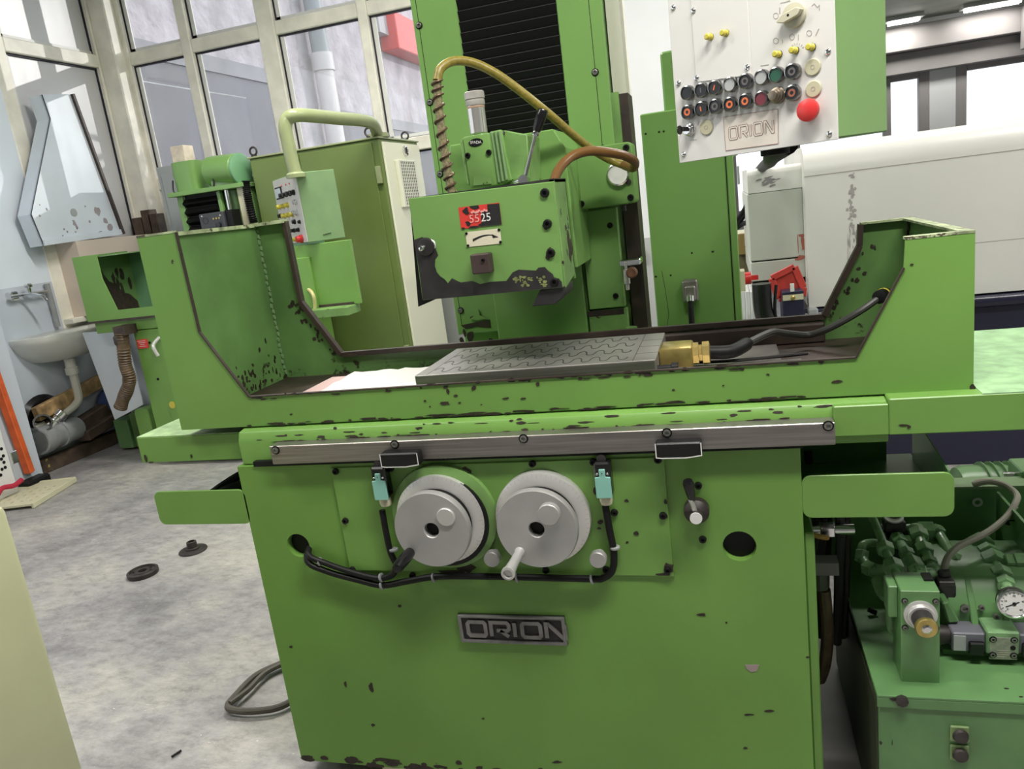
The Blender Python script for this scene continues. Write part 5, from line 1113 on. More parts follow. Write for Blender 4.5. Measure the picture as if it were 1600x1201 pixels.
ax = Vector((-.1, -1, .18)).normalized(); fu = Vector((0, 0, 1)).cross(ax).normalized()*-1; fu = ax.cross(Vector((0, 0, 1))).normalized()*-1; fv = fu.cross(ax).normalized(); 
if fv.z < 0: fv = -fv
fu = Vector((1, 0, 0)); fu = (fu-ax*fu.dot(ax)).normalized(); fv = Vector((0, 0, 1)); fv = (fv-ax*fv.dot(ax)).normalized()
fc = g+Vector((0, .028, 0))+ax*.023
MB().lathe([(.0251, 0), (.0251, .001)], fc, ax, 32).build('gauge_face', WHITEP, s)
b = MB(); fo = fc+ax*.0015; cs_ = Vector((.004, 0))
b.bar(fo-fu*.015-fv*.007, fo+fu*.009+fv*.004, .0018, .0006, ax).lathe([(.0036, 0), (.0036, .001)], fo, ax, 14)
for k in range(15):
    a = math.radians(225-270*k/14); d = fu*math.cos(a)+fv*math.sin(a); b.bar(fo+d*.0205, fo+d*(.0235 if k % 2 else .0225), .0012, .0005, ax)
b.build('gauge_print', BLKPRINT, s)
for k, (ch, a) in enumerate((('0', 225), ('16', 160), ('32', 90), ('40', 20), ('60', -45))): text(ch, 'numeral', BLKPRINT, s, fo+(fu*math.cos(math.radians(a))+fv*math.sin(math.radians(a)))*.0165, fu, fv, .0055, .0002)
# pipes with hexagon nuts
def pipe(pts, r=.011, nuts=(), elbows=(), name='pipe_run'):
    P = [G(u, v, Y=y) for u, v, y in pts]
    o = MB().tube(P, r, 12, 4).build(name, FITG, hu)
    for i, t_, L, R_ in nuts:
        a, b_ = P[i], P[i+1]; c = a.lerp(b_, t_); d = (b_-a).normalized(); MB().lathe([(R_*.92, -L/2), (R_, -L/2+.002), (R_, L/2-.002), (R_*.92, L/2)], c, d, 6).build('hex_nut', FITG, o, angle=20)
    for i in elbows: MB().lathe([(.001, -r*1.5), (r*1.1, -r*1.1), (r*1.5, 0), (r*1.1, r*1.1), (.001, r*1.5)], P[i], (0, 0, 1), 12).build('elbow', FITG, o, angle=60)
    return o
pipe([(1362, 806, .30), (1376, 838, .24), (1385, 862, .18), (1398, 890, .12), (1405, 905, .08)], .0095, [(1, .8, .024, .019), (2, .85, .026, .021)])
pipe([(1402, 842, .30), (1415, 862, .24), (1430, 888, .18), (1440, 905, .13)], .012, [(0, .2, .024, .018), (1, .1, .02, .017), (1, .8, .03, .021), (2, .5, .03, .022)], (0,))
pipe([(1405, 845, .30), (1425, 846, .30), (1437, 840, .30)], .011, [(0, .6, .02, .016)])
pipe([(1415, 826, .34), (1432, 828, .33), (1440, 850, .27), (1450, 873, .22), (1458, 892, .17), (1446, 895, .15), (1430, 895, .15)], .012, [(1, .4, .03, .022), (2, .4, .026, .020), (3, .3, .02, .017), (5, .5, .022, .019)], (1, 4))
pipe([(1425, 830, .36), (1448, 830, .36), (1462, 830, .36), (1474, 846, .32), (1487, 870, .27), (1494, 884, .24), (1497, 900, .22), (1497, 915, .20)], .0125, [(0, .9, .034, .026), (2, .1, .02, .02), (4, .6, .026, .022), (6, .5, .028, .027)], (2, 5))
pipe([(1346, 870, .28), (1348, 852, .30), (1362, 848, .32), (1376, 850, .32)], .0105, [(0, .1, .024, .017)])
pipe([(1346, 870, .28), (1358, 888, .24), (1368, 892, .22), (1385, 894, .22)], .0115, [(1, .3, .03, .019), (2, .4, .024, .018)], (1,))
pipe([(1370, 905, .20), (1378, 925, .17), (1390, 935, .15), (1406, 938, .12)], .013)
pipe([(1392, 940, .10), (1392, 965, .10), (1396, 985, .09), (1412, 995, .06)], .011)
pipe([(1530, 848, .34), (1545, 864, .28), (1558, 885, .22), (1568, 903, .17), (1576, 925, .11), (1580, 935, .09)], .0115, [(0, .2, .034, .027), (0, .9, .024, .022), (1, .6, .034, .026), (2, .7, .026, .021), (3, .4, .022, .018), (4, .2, .02, .016)], (0,))
pipe([(1555, 885, .23), (1575, 880, .23), (1600, 880, .23), (1640, 880, .23)], .0105, [(1, .2, .026, .022), (1, .75, .028, .025)])
pipe([(1540, 880, .26), (1526, 883, .26), (1527, 900, .24), (1527, 918, .21)], .0125, [(0, .4, .022, .020), (2, .4, .030, .028)], (1,))
# black solenoids with plugs
for u, v, y, w, h in ((1396, 838, .34, .028, .05), (1474, 915, .16, .020, .026)):
    p = G(u, v, Y=y); s = MB().box(p.x-w, p.x+w, y-.022, y+.022, p.z-h, p.z+h*.5).build('solenoid_coil', BLACKG, hu, bevel=.003)
    MB().box(p.x-w*.8, p.x+w*.8, y-.03, y+.016, p.z+h*.5, p.z+h).lathe([(w*.7, 0), (w*.7, .012), (w*.55, .014)], (p.x, y, p.z+h), (0, 0, 1), 16).build('plug_hood', DARKM, s, bevel=.002)
p = G(1396, 808, Y=.33); MB().lathe([(.020, 0), (.022, .002), (.022, .006), (.017, .007), (.017, .004)], p, (0, -.4, 1), 20).build('white_ring_cap', WHITEP, hu)
pts = [G(u, v, Y=y) for u, v, y in ((1474, 898, .16), (1480, 872, .18), (1500, 852, .22), (1540, 833, .28), (1572, 808, .34), (1587, 785, .38), (1588, 772, .42), (1570, 758, .45), (1545, 752, .46), (1520, 757, .46))]
MB().tube(pts, .0075, 10, 6).build('beige_cable', CABLEG, hu)
for o_ in ((0, 0), (4, 6), (9, 3), (2, 10)):
    MB().tube([G(u+o_[0], v+o_[1], Y=.50) for u, v in ((1515, 759), (1530, 751), (1552, 752), (1575, 760), (1600, 768), (1640, 775))], .006, 8, 5).build('cable_bundle', CABLEG, hu)
p = G(1572, 815, Y=.335); MB().lathe([(.008, -.002), (.0105, 0), (.008, .002)], p, (1, .5, .6), 14).tube([p, p+Vector((.02, 0, .0)), p+Vector((.04, -.02, -.04)), p+Vector((.10, -.03, -.07))], .0015, 6, 4).build('cable_tie', BLACK, hu)
# back plate and motor
yb = .48
MB().prism([(.70, tz), (1.75, tz), (1.75, .605), (.70, .605)], 'y', yb, yb+.012).build('back_plate', GREEND, hu, bevel=.001); MB().box(.70, 1.75, yb-.012, yb+.05, .605, .611).build('plate_fold', PALEGREEN, hu)
p = G(1559, 775, Y=.46); MB().bar((p.x, yb-.12, .60), (p.x, yb-.12, tz+.01), .006, .2, (0, 1, 0)).build('gusset', GREEND, hu)
p = G(1527, 784, Y=yb); MB().lathe([(.012, 0), (.012, .003), (.006, .003), (.006, 0)], p, (0, -1, 0), 18, closed=True).build('plate_bush', STEELL, hu)
p = G(1588, 796, Y=yb-.01); put(screwmesh(.008, .006, 'pan'), 'plate_screw', hu, (p.x, yb, p.z))
c = G(1592, 755, Y=.62)
m = MB().lathe([(.03, -.16), (.13, -.14), (.135, -.12), (.135, .2), (.12, .22)], (c.x+.02, .70, c.z-.12), (1, 0, 0), 32).build('pump_motor', GREEND, hu)
for k in range(10): MB().lathe([(.136, 0), (.145, .001), (.145, .004), (.136, .005)], (c.x-.06+k*.022, .70, c.z-.12), (1, 0, 0), 28).build('cooling_fin', GREEND, m)
a = G(1590, 742, Y=.55); MB().box(a.x, a.x+.12, .52, .62, a.z-.03, a.z+.02).build('terminal_box', GREEND, m, bevel=.003); MB().cyl((a.x-.03, .56, a.z-.005), (a.x, .56, a.z-.005), .010, n=12).build('cable_gland', CHROME, m)
p = G(1345, 965, Y=.10); MB().cyl(G(1357, 952, Z=tz+.02), G(1369, 957, Z=tz+.012), .006, n=10).build('lid_hook', BLACK, hu)
e = MB()
for u, v, a, b_ in ((1573, 1075, 5, 1.5), (1596, 1088, 4, 1.5), (1400, 1092, 10, 4), (1376, 1160, 3, 4), (1394, 1160, 1, 8)):
    p = G(u, v, Y=ty0-.0043); e.blob(p, (1, 0, 0), (0, 0, 1), (0, -1, 0), a*.0013, b_*.0013, .0005)
e.build('paint_chips', CHIPM, hu, kind='stuff')
# hoses and pipes in the gap between base and unit (part of the grinder)
for z, y in ((.72, .06), (.60, .07)):
    MB().cyl((.665, y+.18, z), (.78, y+.18, z), .013, n=14).build('cross_pipe', CHROME, M_); MB().lathe([(.017, 0), (.020, .002), (.020, .03), (.017, .032)], (.705, y+.18, z), (1, 0, 0), 6).build('union_nut', CHROME, M_)
for k in range(5):
    x = .69+.018*k; y = .30+.03*(k % 3); MB().tube([(x, y, .78-.03*k), (x+.01, y-.02, .6), (x-.008+.004*k, y, .42), (x, y+.03, .25)], .009+.002*(k % 2), 8, 5).build('hydraulic_hose', (DARKM, IRON, BLACK, CABLE, IRON)[k], M_)
MB().tube([(.70, .15, .50), (.705, .16, .40), (.70, .18, .30), (.69, .22, .22)], .014, 10, 5).build('corrugated_hose', RUST, M_)
MB().cyl((.69, .15, .505), (.69, .15, .55), .020, n=8).box(.675, .73, .13, .17, .545, .575).build('hose_union', mat('dirty union', (.10, .11, .09, 1), .4, metal=.4), M_)
MB().tube([(.665, .14, .645), (.69, .13, .640), (.71, .14, .632)], .006, 8, 3).build('ochre_wire', mat('ochre wire', (.35, .22, .04, 1), .5), M_)

# =================================================================== MACHINING CENTRE (white, right)
mc = thing('machining_centre', 'large white machine with rounded hood and navy base at the right', 'machine', (1.8, 2.8, 0))
yv = 2.2; x0 = .885; zt_ = 1.515
prof = [(yv, .80)]+[(yv, 1.40)]
arc_ = [(yv+.10-.10*math.cos(a), 1.40+.115*math.sin(a)) for a in [pi/2*k/6 for k in range(7)]]
MB().prism([(yv, .80)]+arc_+[(3.3, zt_), (3.3, .80)], 'x', x0, 3.4).build('hood', CNCW, mc, angle=25)
MB().box(x0, 3.4, yv-.001, yv+.001, 1.385, 1.388).build('hood_joint', FAINT, mc); MB().box(1.2, 3.4, yv-.0008, yv+.001, 1.02, 1.022).build('hood_joint', FAINT, mc)
MB().box(x0+.02, 3.4, yv+.03, 3.3, 0, .80).build('machine_base', NAVY, mc, bevel=.005)
MB().cyl((x0-.02, yv+.0, .765), (3.4, yv+.0, .765), .028, n=18).build('black_rail', mat('black gloss rail', (.012, .012, .03, 1), .25), mc)
MB().box(x0-.01, x0+.035, yv-.04, yv+.03, .735, .80).build('rail_end', GREYC, mc, bevel=.006)
e = MB(); rng = random.Random(21)
for u, v, a, b_ in ((1331, 273, 7, 5), (1331, 300, 7, 12), (1329, 320, 5, 10), (1333, 335, 7, 10), (1331, 350, 5, 8), (1335, 365, 4, 16), (1328, 375, 1.5, 22), (1325, 385, 1.5, 24), (1338, 372, 3, 12)):
    for k in range(9): e.blob(G(u+rng.gauss(0, a*.4), v+rng.gauss(0, b_*.45), Y=yv-.0004), (1, 0, 0), (0, 0, 1), (0, -1, 0), a*.0012*rng.uniform(.4, 1.1), b_*.0010*rng.uniform(.4, 1.2), .0006, 8, .3)
e.build('tape_residue', mat('greyish residue', (.36, .34, .33, 1), .6), mc, kind='stuff')
ys = 2.3; xa, xb = .648, .885
aa = [(ys+.03-.03*math.cos(a), 1.42+.03*math.sin(a)) for a in [pi/2*k/4 for k in range(5)]]
MB().prism([(ys, 1.34)]+aa+[(3.2, 1.45), (3.2, 1.34)], 'x', xa, xb).build('side_hood_top', CNCW, mc)
MB().box(xa-.006, xb, ys, 3.2, 1.026, 1.338).build('side_hood', CNCG, mc, bevel=.004); MB().box(xa-.005, xb, ys, 3.2, .93, 1.02).build('side_apron', CNCG, mc, bevel=.003); MB().box(xa, xb, ys+.02, 3.2, .90, 1.34).build('side_core', BLACK, mc)
e = MB()
for k in range(22): e.blob(G(1200+rng.gauss(0, 7), 283+rng.gauss(0, 4), Y=ys-.0006), (1, 0, .2), (0, 0, 1), (0, -1, 0), rng.uniform(.008, .022), rng.uniform(.003, .008), .0006)
e.build('scuff_marks', mat('scuff grey', (.24, .22, .23, 1), .6), mc, kind='stuff')
e = MB()
for u, v, a, b_ in ((1255, 380, 4, 16), (1252, 368, 6, 3), (1252, 402, 6, 5), (1246, 405, 4, 3), (1247, 382, 1, 20)): e.blob(G(u, v, Y=ys-.0006), (1, 0, 0), (0, 0, 1), (0, -1, 0), a*.0032, b_*.0032, .0008)
e.build('red_stain', mat('red brown stain', (.33, .10, .07, 1), .6), mc, kind='stuff')
# navy control box and red tray
nb = thing('navy_box', 'dark navy box with a cream label strip beside the white machine', 'box', (.81, 2.1, 0))
a = G(1222, 458, Y=2.1); b_ = G(1256, 458, Y=2.1)
MB().box(a.x, b_.x, 2.1, 2.28, .0, a.z+.005).build('box_body', NAVY, nb, bevel=.004)
MB().box(a.x+.002, b_.x-.002, 2.097, 2.1, a.z-.035, a.z-.010).build('label_strip', CREAM, nb); MB().lathe([(.01, 0), (.01, .01), (.006, .012)], ((a.x+b_.x)/2, 2.097, a.z-.024), (0, -1, 0), 12).build('lock', BRASS, nb)
MB().box(a.x+.035, a.x+.052, 2.09, 2.10, a.z+.005, a.z+.04).build('label_tab', WHITEP, nb)
t = thing('red_tray', 'red plastic tray tilted on edge above the navy box', 'tray', G(1228, 435, Y=2.2))
q = [G(u, v, Y=2.19) for u, v in ((1205, 434), (1241, 416), (1255, 448), (1254, 462), (1216, 466))]
MB().polyp(q, (0, 1, 0), .012).build('tray_bottom', REDD, t)
e = MB()
for i in range(5): e.bar(q[i]+Vector((0, -.012, 0)), q[(i+1) % 5]+Vector((0, -.012, 0)), .03, .010, (0, 1, 0))
e.build('tray_rim', REDD, t, bevel=.003)
# belts, boards and crates in the gap
for k, (u0, v0, u1, v1, w, y) in enumerate(((1190, 450, 1212, 528, .07, 2.05), (1213, 452, 1224, 528, .012, 2.04))):
    p, q = G(u0, v0, Y=y), G(u1, v1, Y=y)
    solo(MB().tube([p+Vector((0, 0, .02)), p.lerp(q, .5)+Vector((-.02, 0, 0)), q, Vector((q.x+.04, q.y, .45))], lambda t_: w*.6, 14, 6), 'black_hose', BLACKG, ('thick black hose standing in the gap left of the navy box', 'thin black rod leaning beside the navy box')[k], 'hose', q)
for k, (u, y) in enumerate(((1160, 2.35), (1168, 2.34), (1176, 2.33))):
    p = G(u, 455, Y=y); solo(MB().box(p.x-.012, p.x+.010, y, y+.3, 0.0, p.z), 'white_board', WHITE, ('white board on edge next to the green cabinet', 'middle white board standing in the gap by the green cabinet', 'white board on edge nearest the thick black hose')[k], 'board', (p.x, y, 0), 'white boards', bevel=.003)
p = G(1160, 400, Y=3.5); t = thing('olive_machine', 'olive brown machine part seen in the gap behind the green cabinet', 'machine', (p.x, 3.5, 0))
MB().box(p.x-.1, p.x+.12, 3.5, 3.8, 0, G(1160, 372, Y=3.5).z).build('body', mat('olive brown paint', (.14, .12, .06, 1), .5, var=.4, vscale=10), t, bevel=.005); MB().box(p.x-.12, p.x+.16, 3.48, 3.82, G(1160, 372, Y=3.5).z, G(1160, 364, Y=3.5).z).build('top_board', CREAM, t)
MB().box(p.x-.02, p.x+.06, 3.47, 3.5, .95, 1.08).build('ochre_box', mat('ochre', (.22, .16, .05, 1), .5), t, bevel=.004)
solo(MB().tube([G(1146, 352, Y=2.9), G(1165, 325, Y=2.8), G(1175, 300, Y=2.7), G(1190, 280, Y=2.62)], .014, 8, 4).tube([G(1146, 358, Y=2.9), G(1168, 330, Y=2.8), G(1178, 310, Y=2.7), G(1190, 295, Y=2.62)], .012, 8, 4).tube([G(1146, 360, Y=2.9), G(1160, 350, Y=2.85), G(1172, 347, Y=2.7), G(1185, 347, Y=2.62)], .013, 8, 4), 'black_cables', BLACK, 'bundle of black cables running behind the white side hood', 'cables', G(1160, 345, Y=2.8))

# =================================================================== SECOND GRINDER (left)
lg = thing('small_grinder', 'second, smaller green grinder with black bellows behind the left splash guard', 'grinder', (-2.7, 3.1, 0))
xa, xb, yf2, yr2 = -3.56, -2.0, 2.6, 3.1
zl2, zt2_ = 1.09, 1.458
MB().prism([(xa, 1.03), (xb, 1.03), (xb, zl2), (-3.30, zl2), (-3.36, 1.30), (-3.36, zt2_), (xa, zt2_)], 'y', yf2, yf2+.006).build('tray_front', GREEN, lg, bevel=.001)
MB().box(xa, xb, yr2-.006, yr2, 1.03, 1.44).build('tray_back', MINT, lg); MB().box(xa, xa+.006, yf2+.006, yr2-.006, 1.03, zt2_).build('tray_end', GREENL, lg)
MB().box(xa, xb, yf2, yr2, 1.018, 1.032).build('tray_floor', BROWN, lg); MB().box(xa-.0, -3.30, yf2+.02, yr2, 1.44, 1.447).build('rim_strip', PALEGREEN, lg); MB().box(xa, xb, yr2-.012, yr2, 1.44, 1.446).build('rim_strip', PALEGREEN, lg)
e = MB(); pp = [Vector((xa+.0065, y, z)) for y, z in ((2.62, 1.04), (3.08, 1.04), (3.08, 1.10), (3.02, 1.16), (2.96, 1.18), (2.92, 1.24), (2.86, 1.27), (2.82, 1.33), (2.76, 1.345), (2.72, 1.30), (2.66, 1.29), (2.62, 1.24))]; e.polyp(pp, (1, 0, 0), .001)
for k in range(10): e.blob((xa+.0066, rng.uniform(2.8, 3.05), rng.uniform(1.15, 1.36)), (0, 1, 0), (0, 0, 1), (1, 0, 0), .02, .05, .001)
e.build('peeled_paint', CHIPM, lg, kind='stuff')
MB().box(xa+.02, xb-.02, yf2+.03, yr2, .945, 1.018).build('table_body', GREEN, lg, bevel=.003)
MB().box(-3.25, -2.08, yf2+.03, 3.15, .05, .94).build('base', GREEN, lg, bevel=.004)
MB().box(-3.28, -3.245, yf2+.10, 3.15, .05, .92).build('base_trim', WHITE, lg)
MB().box(-3.10, -3.02, yf2+.024, yf2+.03, .12, .44).build('base_panel', GREEN, lg)
a = G(223, 537, Y=yf2+.028); s = MB().box(a.x-.042, a.x+.042, yf2+.026, yf2+.03, a.z-.030, a.z+.030).build('red_label', REDPRINT, lg, label='small red label with white lines')
for k, w in enumerate((.034, .030, .02, .03)): MB().box(a.x-w, a.x+w*.8, yf2+.0252, yf2+.0262, a.z+.018-.012*k, a.z+.021-.012*k).build('label_line', WHITEP, s)
p = G(250, 545, Y=yf2); MB().tube([(p.x-.01, yf2+.03, p.z+.07), (p.x-.02, yf2-.03, p.z+.03), (p.x, yf2-.03, p.z-.04)], .012, 10, 4).build('crank', STEELL, lg)
p = G(270, 632, Y=yf2+.03); MB().lathe([(.022, 0), (.024, .008), (.010, .008)], (p.x, yf2+.03, p.z), (0, -1, 0), 16).build('yellow_cap', YELLOWP, lg)
screws(lg, [G(*p, Y=yf2+.03) for p in ((247, 592), (234, 535))], .008, .006, 'dark')
# coolant box at its foot
t = thing('coolant_box', 'low green metal box on the floor below the white panel', 'box', (-3.85, 3.0, 0))
a, b_ = G(176, 657, Y=3.0), G(206, 655, Y=3.0)
MB().box(a.x, b_.x-.05, 3.0, 3.4, .02, a.z).build('box_body', GREEND, t, bevel=.004); MB().box(b_.x-.04, b_.x+.16, 3.02, 3.38, 0.02, a.z+.04).build('side_pocket', GREENL, t, bevel=.004)
a = G(222, 637, Y=2.75); solo(MB().prism(rrect(a.x-.05, a.x+.07, .15, a.z, .03), 'y', 2.72, 2.86), 'green_cover', GREEN, 'small rounded green cover at the foot of the small grinder', 'cover', (a.x, 2.8, .15), bevel=.004)
# hanging corrugated hose and white sheet
yh = 2.55
MB().tube([G(u, v, Y=yh) for u, v in ((190, 520), (193, 545), (196, 570), (202, 590), (200, 605), (193, 622), (188, 637))], lambda t_: .040-.004*math.cos(t_*2*pi*34), 14, 12).build('corrugated_hose', RUST, lg)
MB().lathe([(.038, 0), (.042, .01), (.042, .05), (.036, .06)], G(189, 533, Y=yh)-Vector((0, 0, .02)), (0, 0, 1), 14).build('hose_clip', BROWN, lg)
MB().box(G(190, 515, Y=yh).x-.04, G(190, 515, Y=yh).x+.05, yh-.03, yf2+.1, .93, .99).build('hose_socket', BROWN, lg)
q = [G(u, v, Y=2.70) for u, v in ((130, 521), (182, 516), (222, 626), (222, 636), (180, 656), (172, 640))]
q = [G(u, v, Y=2.78) for u, v in ((128, 520), (176, 516), (184, 520), (196, 517), (224, 632), (179, 656))]
solo(MB().polyp(q, (0, 1, 0), .012), 'white_sheet_panel', WHITEB, 'bluish white sheet panel leaning before the small grinder base', 'panel', q[-1], bevel=.003)
# column, bellows, motors
yc = 3.2
a, b_ = G(276, 310, Y=yc), G(345, 302, Y=yc); zt3 = G(310, 303, Y=yc).z
xl2, xr2 = a.x, G(385, 300, Y=yc).x; xm = b_.x
MB().box(xl2, xl2+.05, yc, yc+.02, 1.0, zt3).box(xm-.03, xm, yc-.01, yc+.02, 1.0, zt3).build('column_cover', GREEN2, lg, bevel=.003)
MB().box(xl2+.02, xr2, yc+.06, yc+.55, .9, zt3).build('column', GREEN2, lg, bevel=.006); MB().box(xl2-.03, xr2+.02, yc-.05, yc+.55, zt3, zt3+.03).build('top_plate', GREEN2, lg, bevel=.003)
me = MB().prism([(0, 0), (-.03, .02), (-.034, .03), (-.004, .055), (.006, .055), (.006, 0)], 'x', -(xm-.03-xl2-.05)/2, (xm-.03-xl2-.05)/2).mesh('bellows_fold', BELLOW)
bl = MB().box(xl2+.05, xm-.03, yc+.02, yc+.03, 1.05, zt3).build('bellows', BELLOW, lg)
for k in range(9): put(me, 'bellows_fold', bl, ((xl2+xm+.02)/2, yc+.015, zt3-.08-.062*k))
MB().cyl((xm+.05, yc-.0, 1.2), (xm+.05, yc-.0, zt3), .018, n=12).build('guide_rod', CHROME, lg)
p = G(301, 305, Y=yc+.05); q = G(300, 258, Y=yc+.05)
MB().prism(rrect(-.10, .10, -.09, .09, .05), 'z', 0, q.z-p.z).build('head_housing', GREEN2, lg)
h = [o for o in lg.children if o.name.startswith('head_housing')][0]; h.location = INV[lg] @ Vector((p.x, yc+.08, zt3+.03)); h.location.z = zt3+.03
INV[h] = (Matrix.Translation(Vector((p.x, yc+.08, zt3+.03)))).inverted()
for v in h.data.vertices: pass
h.data.transform(Matrix.Translation(-(INV[lg].translation)))
p0 = G(328, 268, Y=yc+.02); p1 = G(372, 263, Y=yc-.02)
m = MB().lathe([(.08, 0), (.105, .01), (.105, .24), (.098, .25)], p0+Vector((-.02, .05, 0)), (p1-p0).normalized(), 28).build('feed_motor', GREEN2, lg)
d = (p1-p0).normalized(); MB().lathe([(.098, .25), (.104, .253), (.104, .268), (.09, .274)], p0+Vector((-.02, .05, 0)), d, 28).build('motor_end_cap', MINT, m, label='mint green motor end cap')
p = G(277, 272, Y=yc+.06); MB().lathe([(.045, 0), (.07, .02), (.07, .14)], p+Vector((-.02, .02, -.01)), (1, 0, 0), 22).build('small_motor', GREEN2, lg)
MB().tube([G(u, v, Y=yc-.02) for u, v in ((270, 282), (271, 298), (276, 302), (284, 302))], .006, 8, 4).build('thin_cable', DARKM, lg); MB().tube([G(u, v, Y=yc-.03) for u, v in ((322, 268), (330, 272), (334, 283), (334, 292))], .006, 8, 4).build('thin_cable', DARKM, lg)
MB().tube([G(u, v, Y=yc-.02) for u, v in ((384, 282), (386, 300), (391, 325), (397, 348))], lambda t_: .026-.004*math.cos(t_*2*pi*22), 12, 30).build('cable_conduit', BLACK, lg)
MB().box(G(376, 300, Y=yc).x-.02, G(376, 300, Y=yc).x+.03, yc-.01, yc+.06, 1.3, zt3).build('side_strip', CREAM, lg)
p = G(350, 292, Y=yc); MB().prism(rrect(p.x-.08, p.x+.12, zt3+.03, zt3+.085, .01), 'y', yc-.02, yc+.2).build('clamp_block', PALEGREEN, lg)
p, q = G(302, 262, Y=yc+.16), G(300, 228, Y=yc+.16)
solo(MB().box(p.x-.055, p.x+.045, yc+.02, yc+.12, zt3+.03+(.0), q.z+.01), 'wooden_post', WOODL, 'pale wooden post standing on the small grinder head', 'post', (p.x, yc+.08, zt3+.2), bevel=.004) if False else MB().box(p.x-.06, p.x+.05, yc+.03, yc+.14, p.z-.05, q.z).build('wood_block', mat('pale wood block', (.60, .52, .42, 1), .7, var=.2, vscale=20), lg, bevel=.005)
p = G(341, 342, Y=3.0); dk = mat('dark grey control box', (.045, .048, .055, 1), .45)
s = MB().box(p.x-.13, p.x+.06, 2.98, 3.10, p.z-.30, p.z+.045).build('readout_box', dk, lg, bevel=.004)
MB().box(p.x+.06, p.x+.11, 3.0, 3.10, p.z-.2, p.z+.05).build('box_rear', BLACK, s, bevel=.003)
for k in range(3): MB().lathe([(.006, 0), (.006, .004)], (p.x-.02+.022*k, 2.98, p.z+.005), (0, -1, 0), 10).build('brass_dot', BRASS, s)
for dx, dz in ((-.105, .03), (.035, .02)): put(screwmesh(.007, .003, 'pan'), 'box_screw', s, (p.x+dx, 2.98, p.z+dz))
MB().lathe([(.02, 0), (.02, .012), (.008, .014)], (p.x+.01, 2.98, p.z-.04), (0, -1, 0), 16).build('box_knob', BLACKG, s); MB().lathe([(.022, 0), (.022, .002), (.019, .002), (.019, 0)], (p.x-.085, 2.98, p.z+.0), (0, -1, 0), 18, closed=True).build('box_ring', BLACKG, s)
MB().tube([G(480, 450, Y=2.55), G(489, 460, Y=2.5), G(492, 478, Y=2.5), G(492, 500, Y=2.5), G(496, 520, Y=2.52)], .011, 8, 5).build('yellow_hose', mat('yellowish hose', (.52, .46, .20, 1), .4), lg)
# right hand splash box of the small grinder
a, b_ = G(457, 392, Y=2.55), G(546, 374, Y=2.55); c, d_ = G(480, 492, Y=2.55), G(557, 480, Y=2.55)
MB().box(a.x, b_.x, 2.55, 2.58, d_.z+.02, b_.z).build('splash_plate', GREEN, lg, bevel=.003); MB().box(-2.1, a.x+.06, 2.58, 2.64, d_.z, b_.z-.1).build('splash_arm', GREEN, lg)
MB().box(a.x-.02, d_.x, 2.44, 2.6, d_.z-.03, d_.z+.02).build('splash_lip', GREENW, lg, bevel=.003); MB().box(a.x, a.x+.11, 2.53, 2.56, d_.z+.02, b_.z-.07).build('splash_box', GREEN, lg, bevel=.003)
MB().box(a.x+.04, d_.x-.01, 2.542, 2.55, d_.z+.02, d_.z+.035).build('oil_line', BROWN, lg)

# =================================================================== TALL GREEN CABINET WITH HANGING PANEL
lc = thing('tall_cabinet', 'tall olive green electrical cabinet with a bright louvred side door', 'cabinet', (-2.0, 3.5, 0))
yq = 3.22
a, b_ = G(390, 252, Y=yq), G(586, 213, Y=yq); zq = (a.z+b_.z)/2
xc0, xc1 = a.x, b_.x+.02
yr3 = G(650, 212, X=xc1).y; yr3 = min(max(yr3, 3.6), 4.1)
MB().box(xc0, xc1, yq, yr3, 0, zq).build('cabinet_body', OLIVE, lc, bevel=.006)
MB().box(xc0-.01, xc1+.01, yq-.012, yr3+.01, zq, zq+.012).build('cabinet_roof', LIME, lc, bevel=.003)
xmid = G(404, 240, Y=yq).x; xg = G(478, 300, Y=yq).x
MB().box(xc0+.01, xg-.003, yq-.012, yq, .05, zq-.02).build('front_door', OLIVE, lc, bevel=.003); MB().box(xg+.003, xc1-.05, yq-.012, yq, .05, zq-.02).build('front_door', OLIVE, lc, bevel=.003)
for z in (zq-.22, .55): MB().box(xc1-.045, xc1-.012, yq-.03, yq, z-.06, z+.05).build('hinge', LIME, lc, bevel=.003)
SD = mat('cream white side door', (.78, .79, .62, 1), .25)
MB().box(xc1, xc1+.014, yq+.03, yr3-.01, .05, zq-.02).build('side_door', SD, lc, bevel=.003)
X_ = xc1+.014
g = [G(u, v, X=X_) for u, v in ((616, 250), (642, 247), (652, 322), (630, 326))]
y0, y1 = sorted((g[0].y, g[1].y)); z0, z1 = g[2].z, g[0].z
lv = MB().box(X_, X_+.03, g[0].y, g[1].y, z0, z1).build('louvre_box', mat('cream louvre box', (.68, .68, .55, 1), .35), lc, bevel=.003)
me = MB().box(-.001, .001, -.005, .005, -.0075, .0075).mesh('slot', BLKPRINT)
for r in range(14):
    for c in range(8): put(me, 'slot', lv, (X_+.0301, g[0].y+(g[1].y-g[0].y)*(.13+.105*c), z1-(z1-z0)*(.06+.067*r)))
p = G(632, 236, X=X_); MB().lathe([(.035, 0), (.035, .015), (.028, .02), (.026, .01)], p, (1, 0, 0), 22).build('round_lock', CHROME, lc); MB().lathe([(.025, .0105), (.025, .012)], p, (1, 0, 0), 20).build('lock_slot', BLACK, lc)
for u, v, X0 in ((397, 243, None), (576, 207, None), (632, 208, None)):
    y = yq+.05 if u < 600 else yr3-.06; p = G(u, v, Y=y); p.z = zq+.012
    MB().lathe([(.02, 0), (.02, .012), (.012, .014)], p, (0, 0, 1), 14).tube([p+Vector((.026*math.cos(a_*pi/8), 0, .040+.026*math.sin(a_*pi/8))) for a_ in range(17)], .007, 8).build('lifting_eye', IRON, lc)
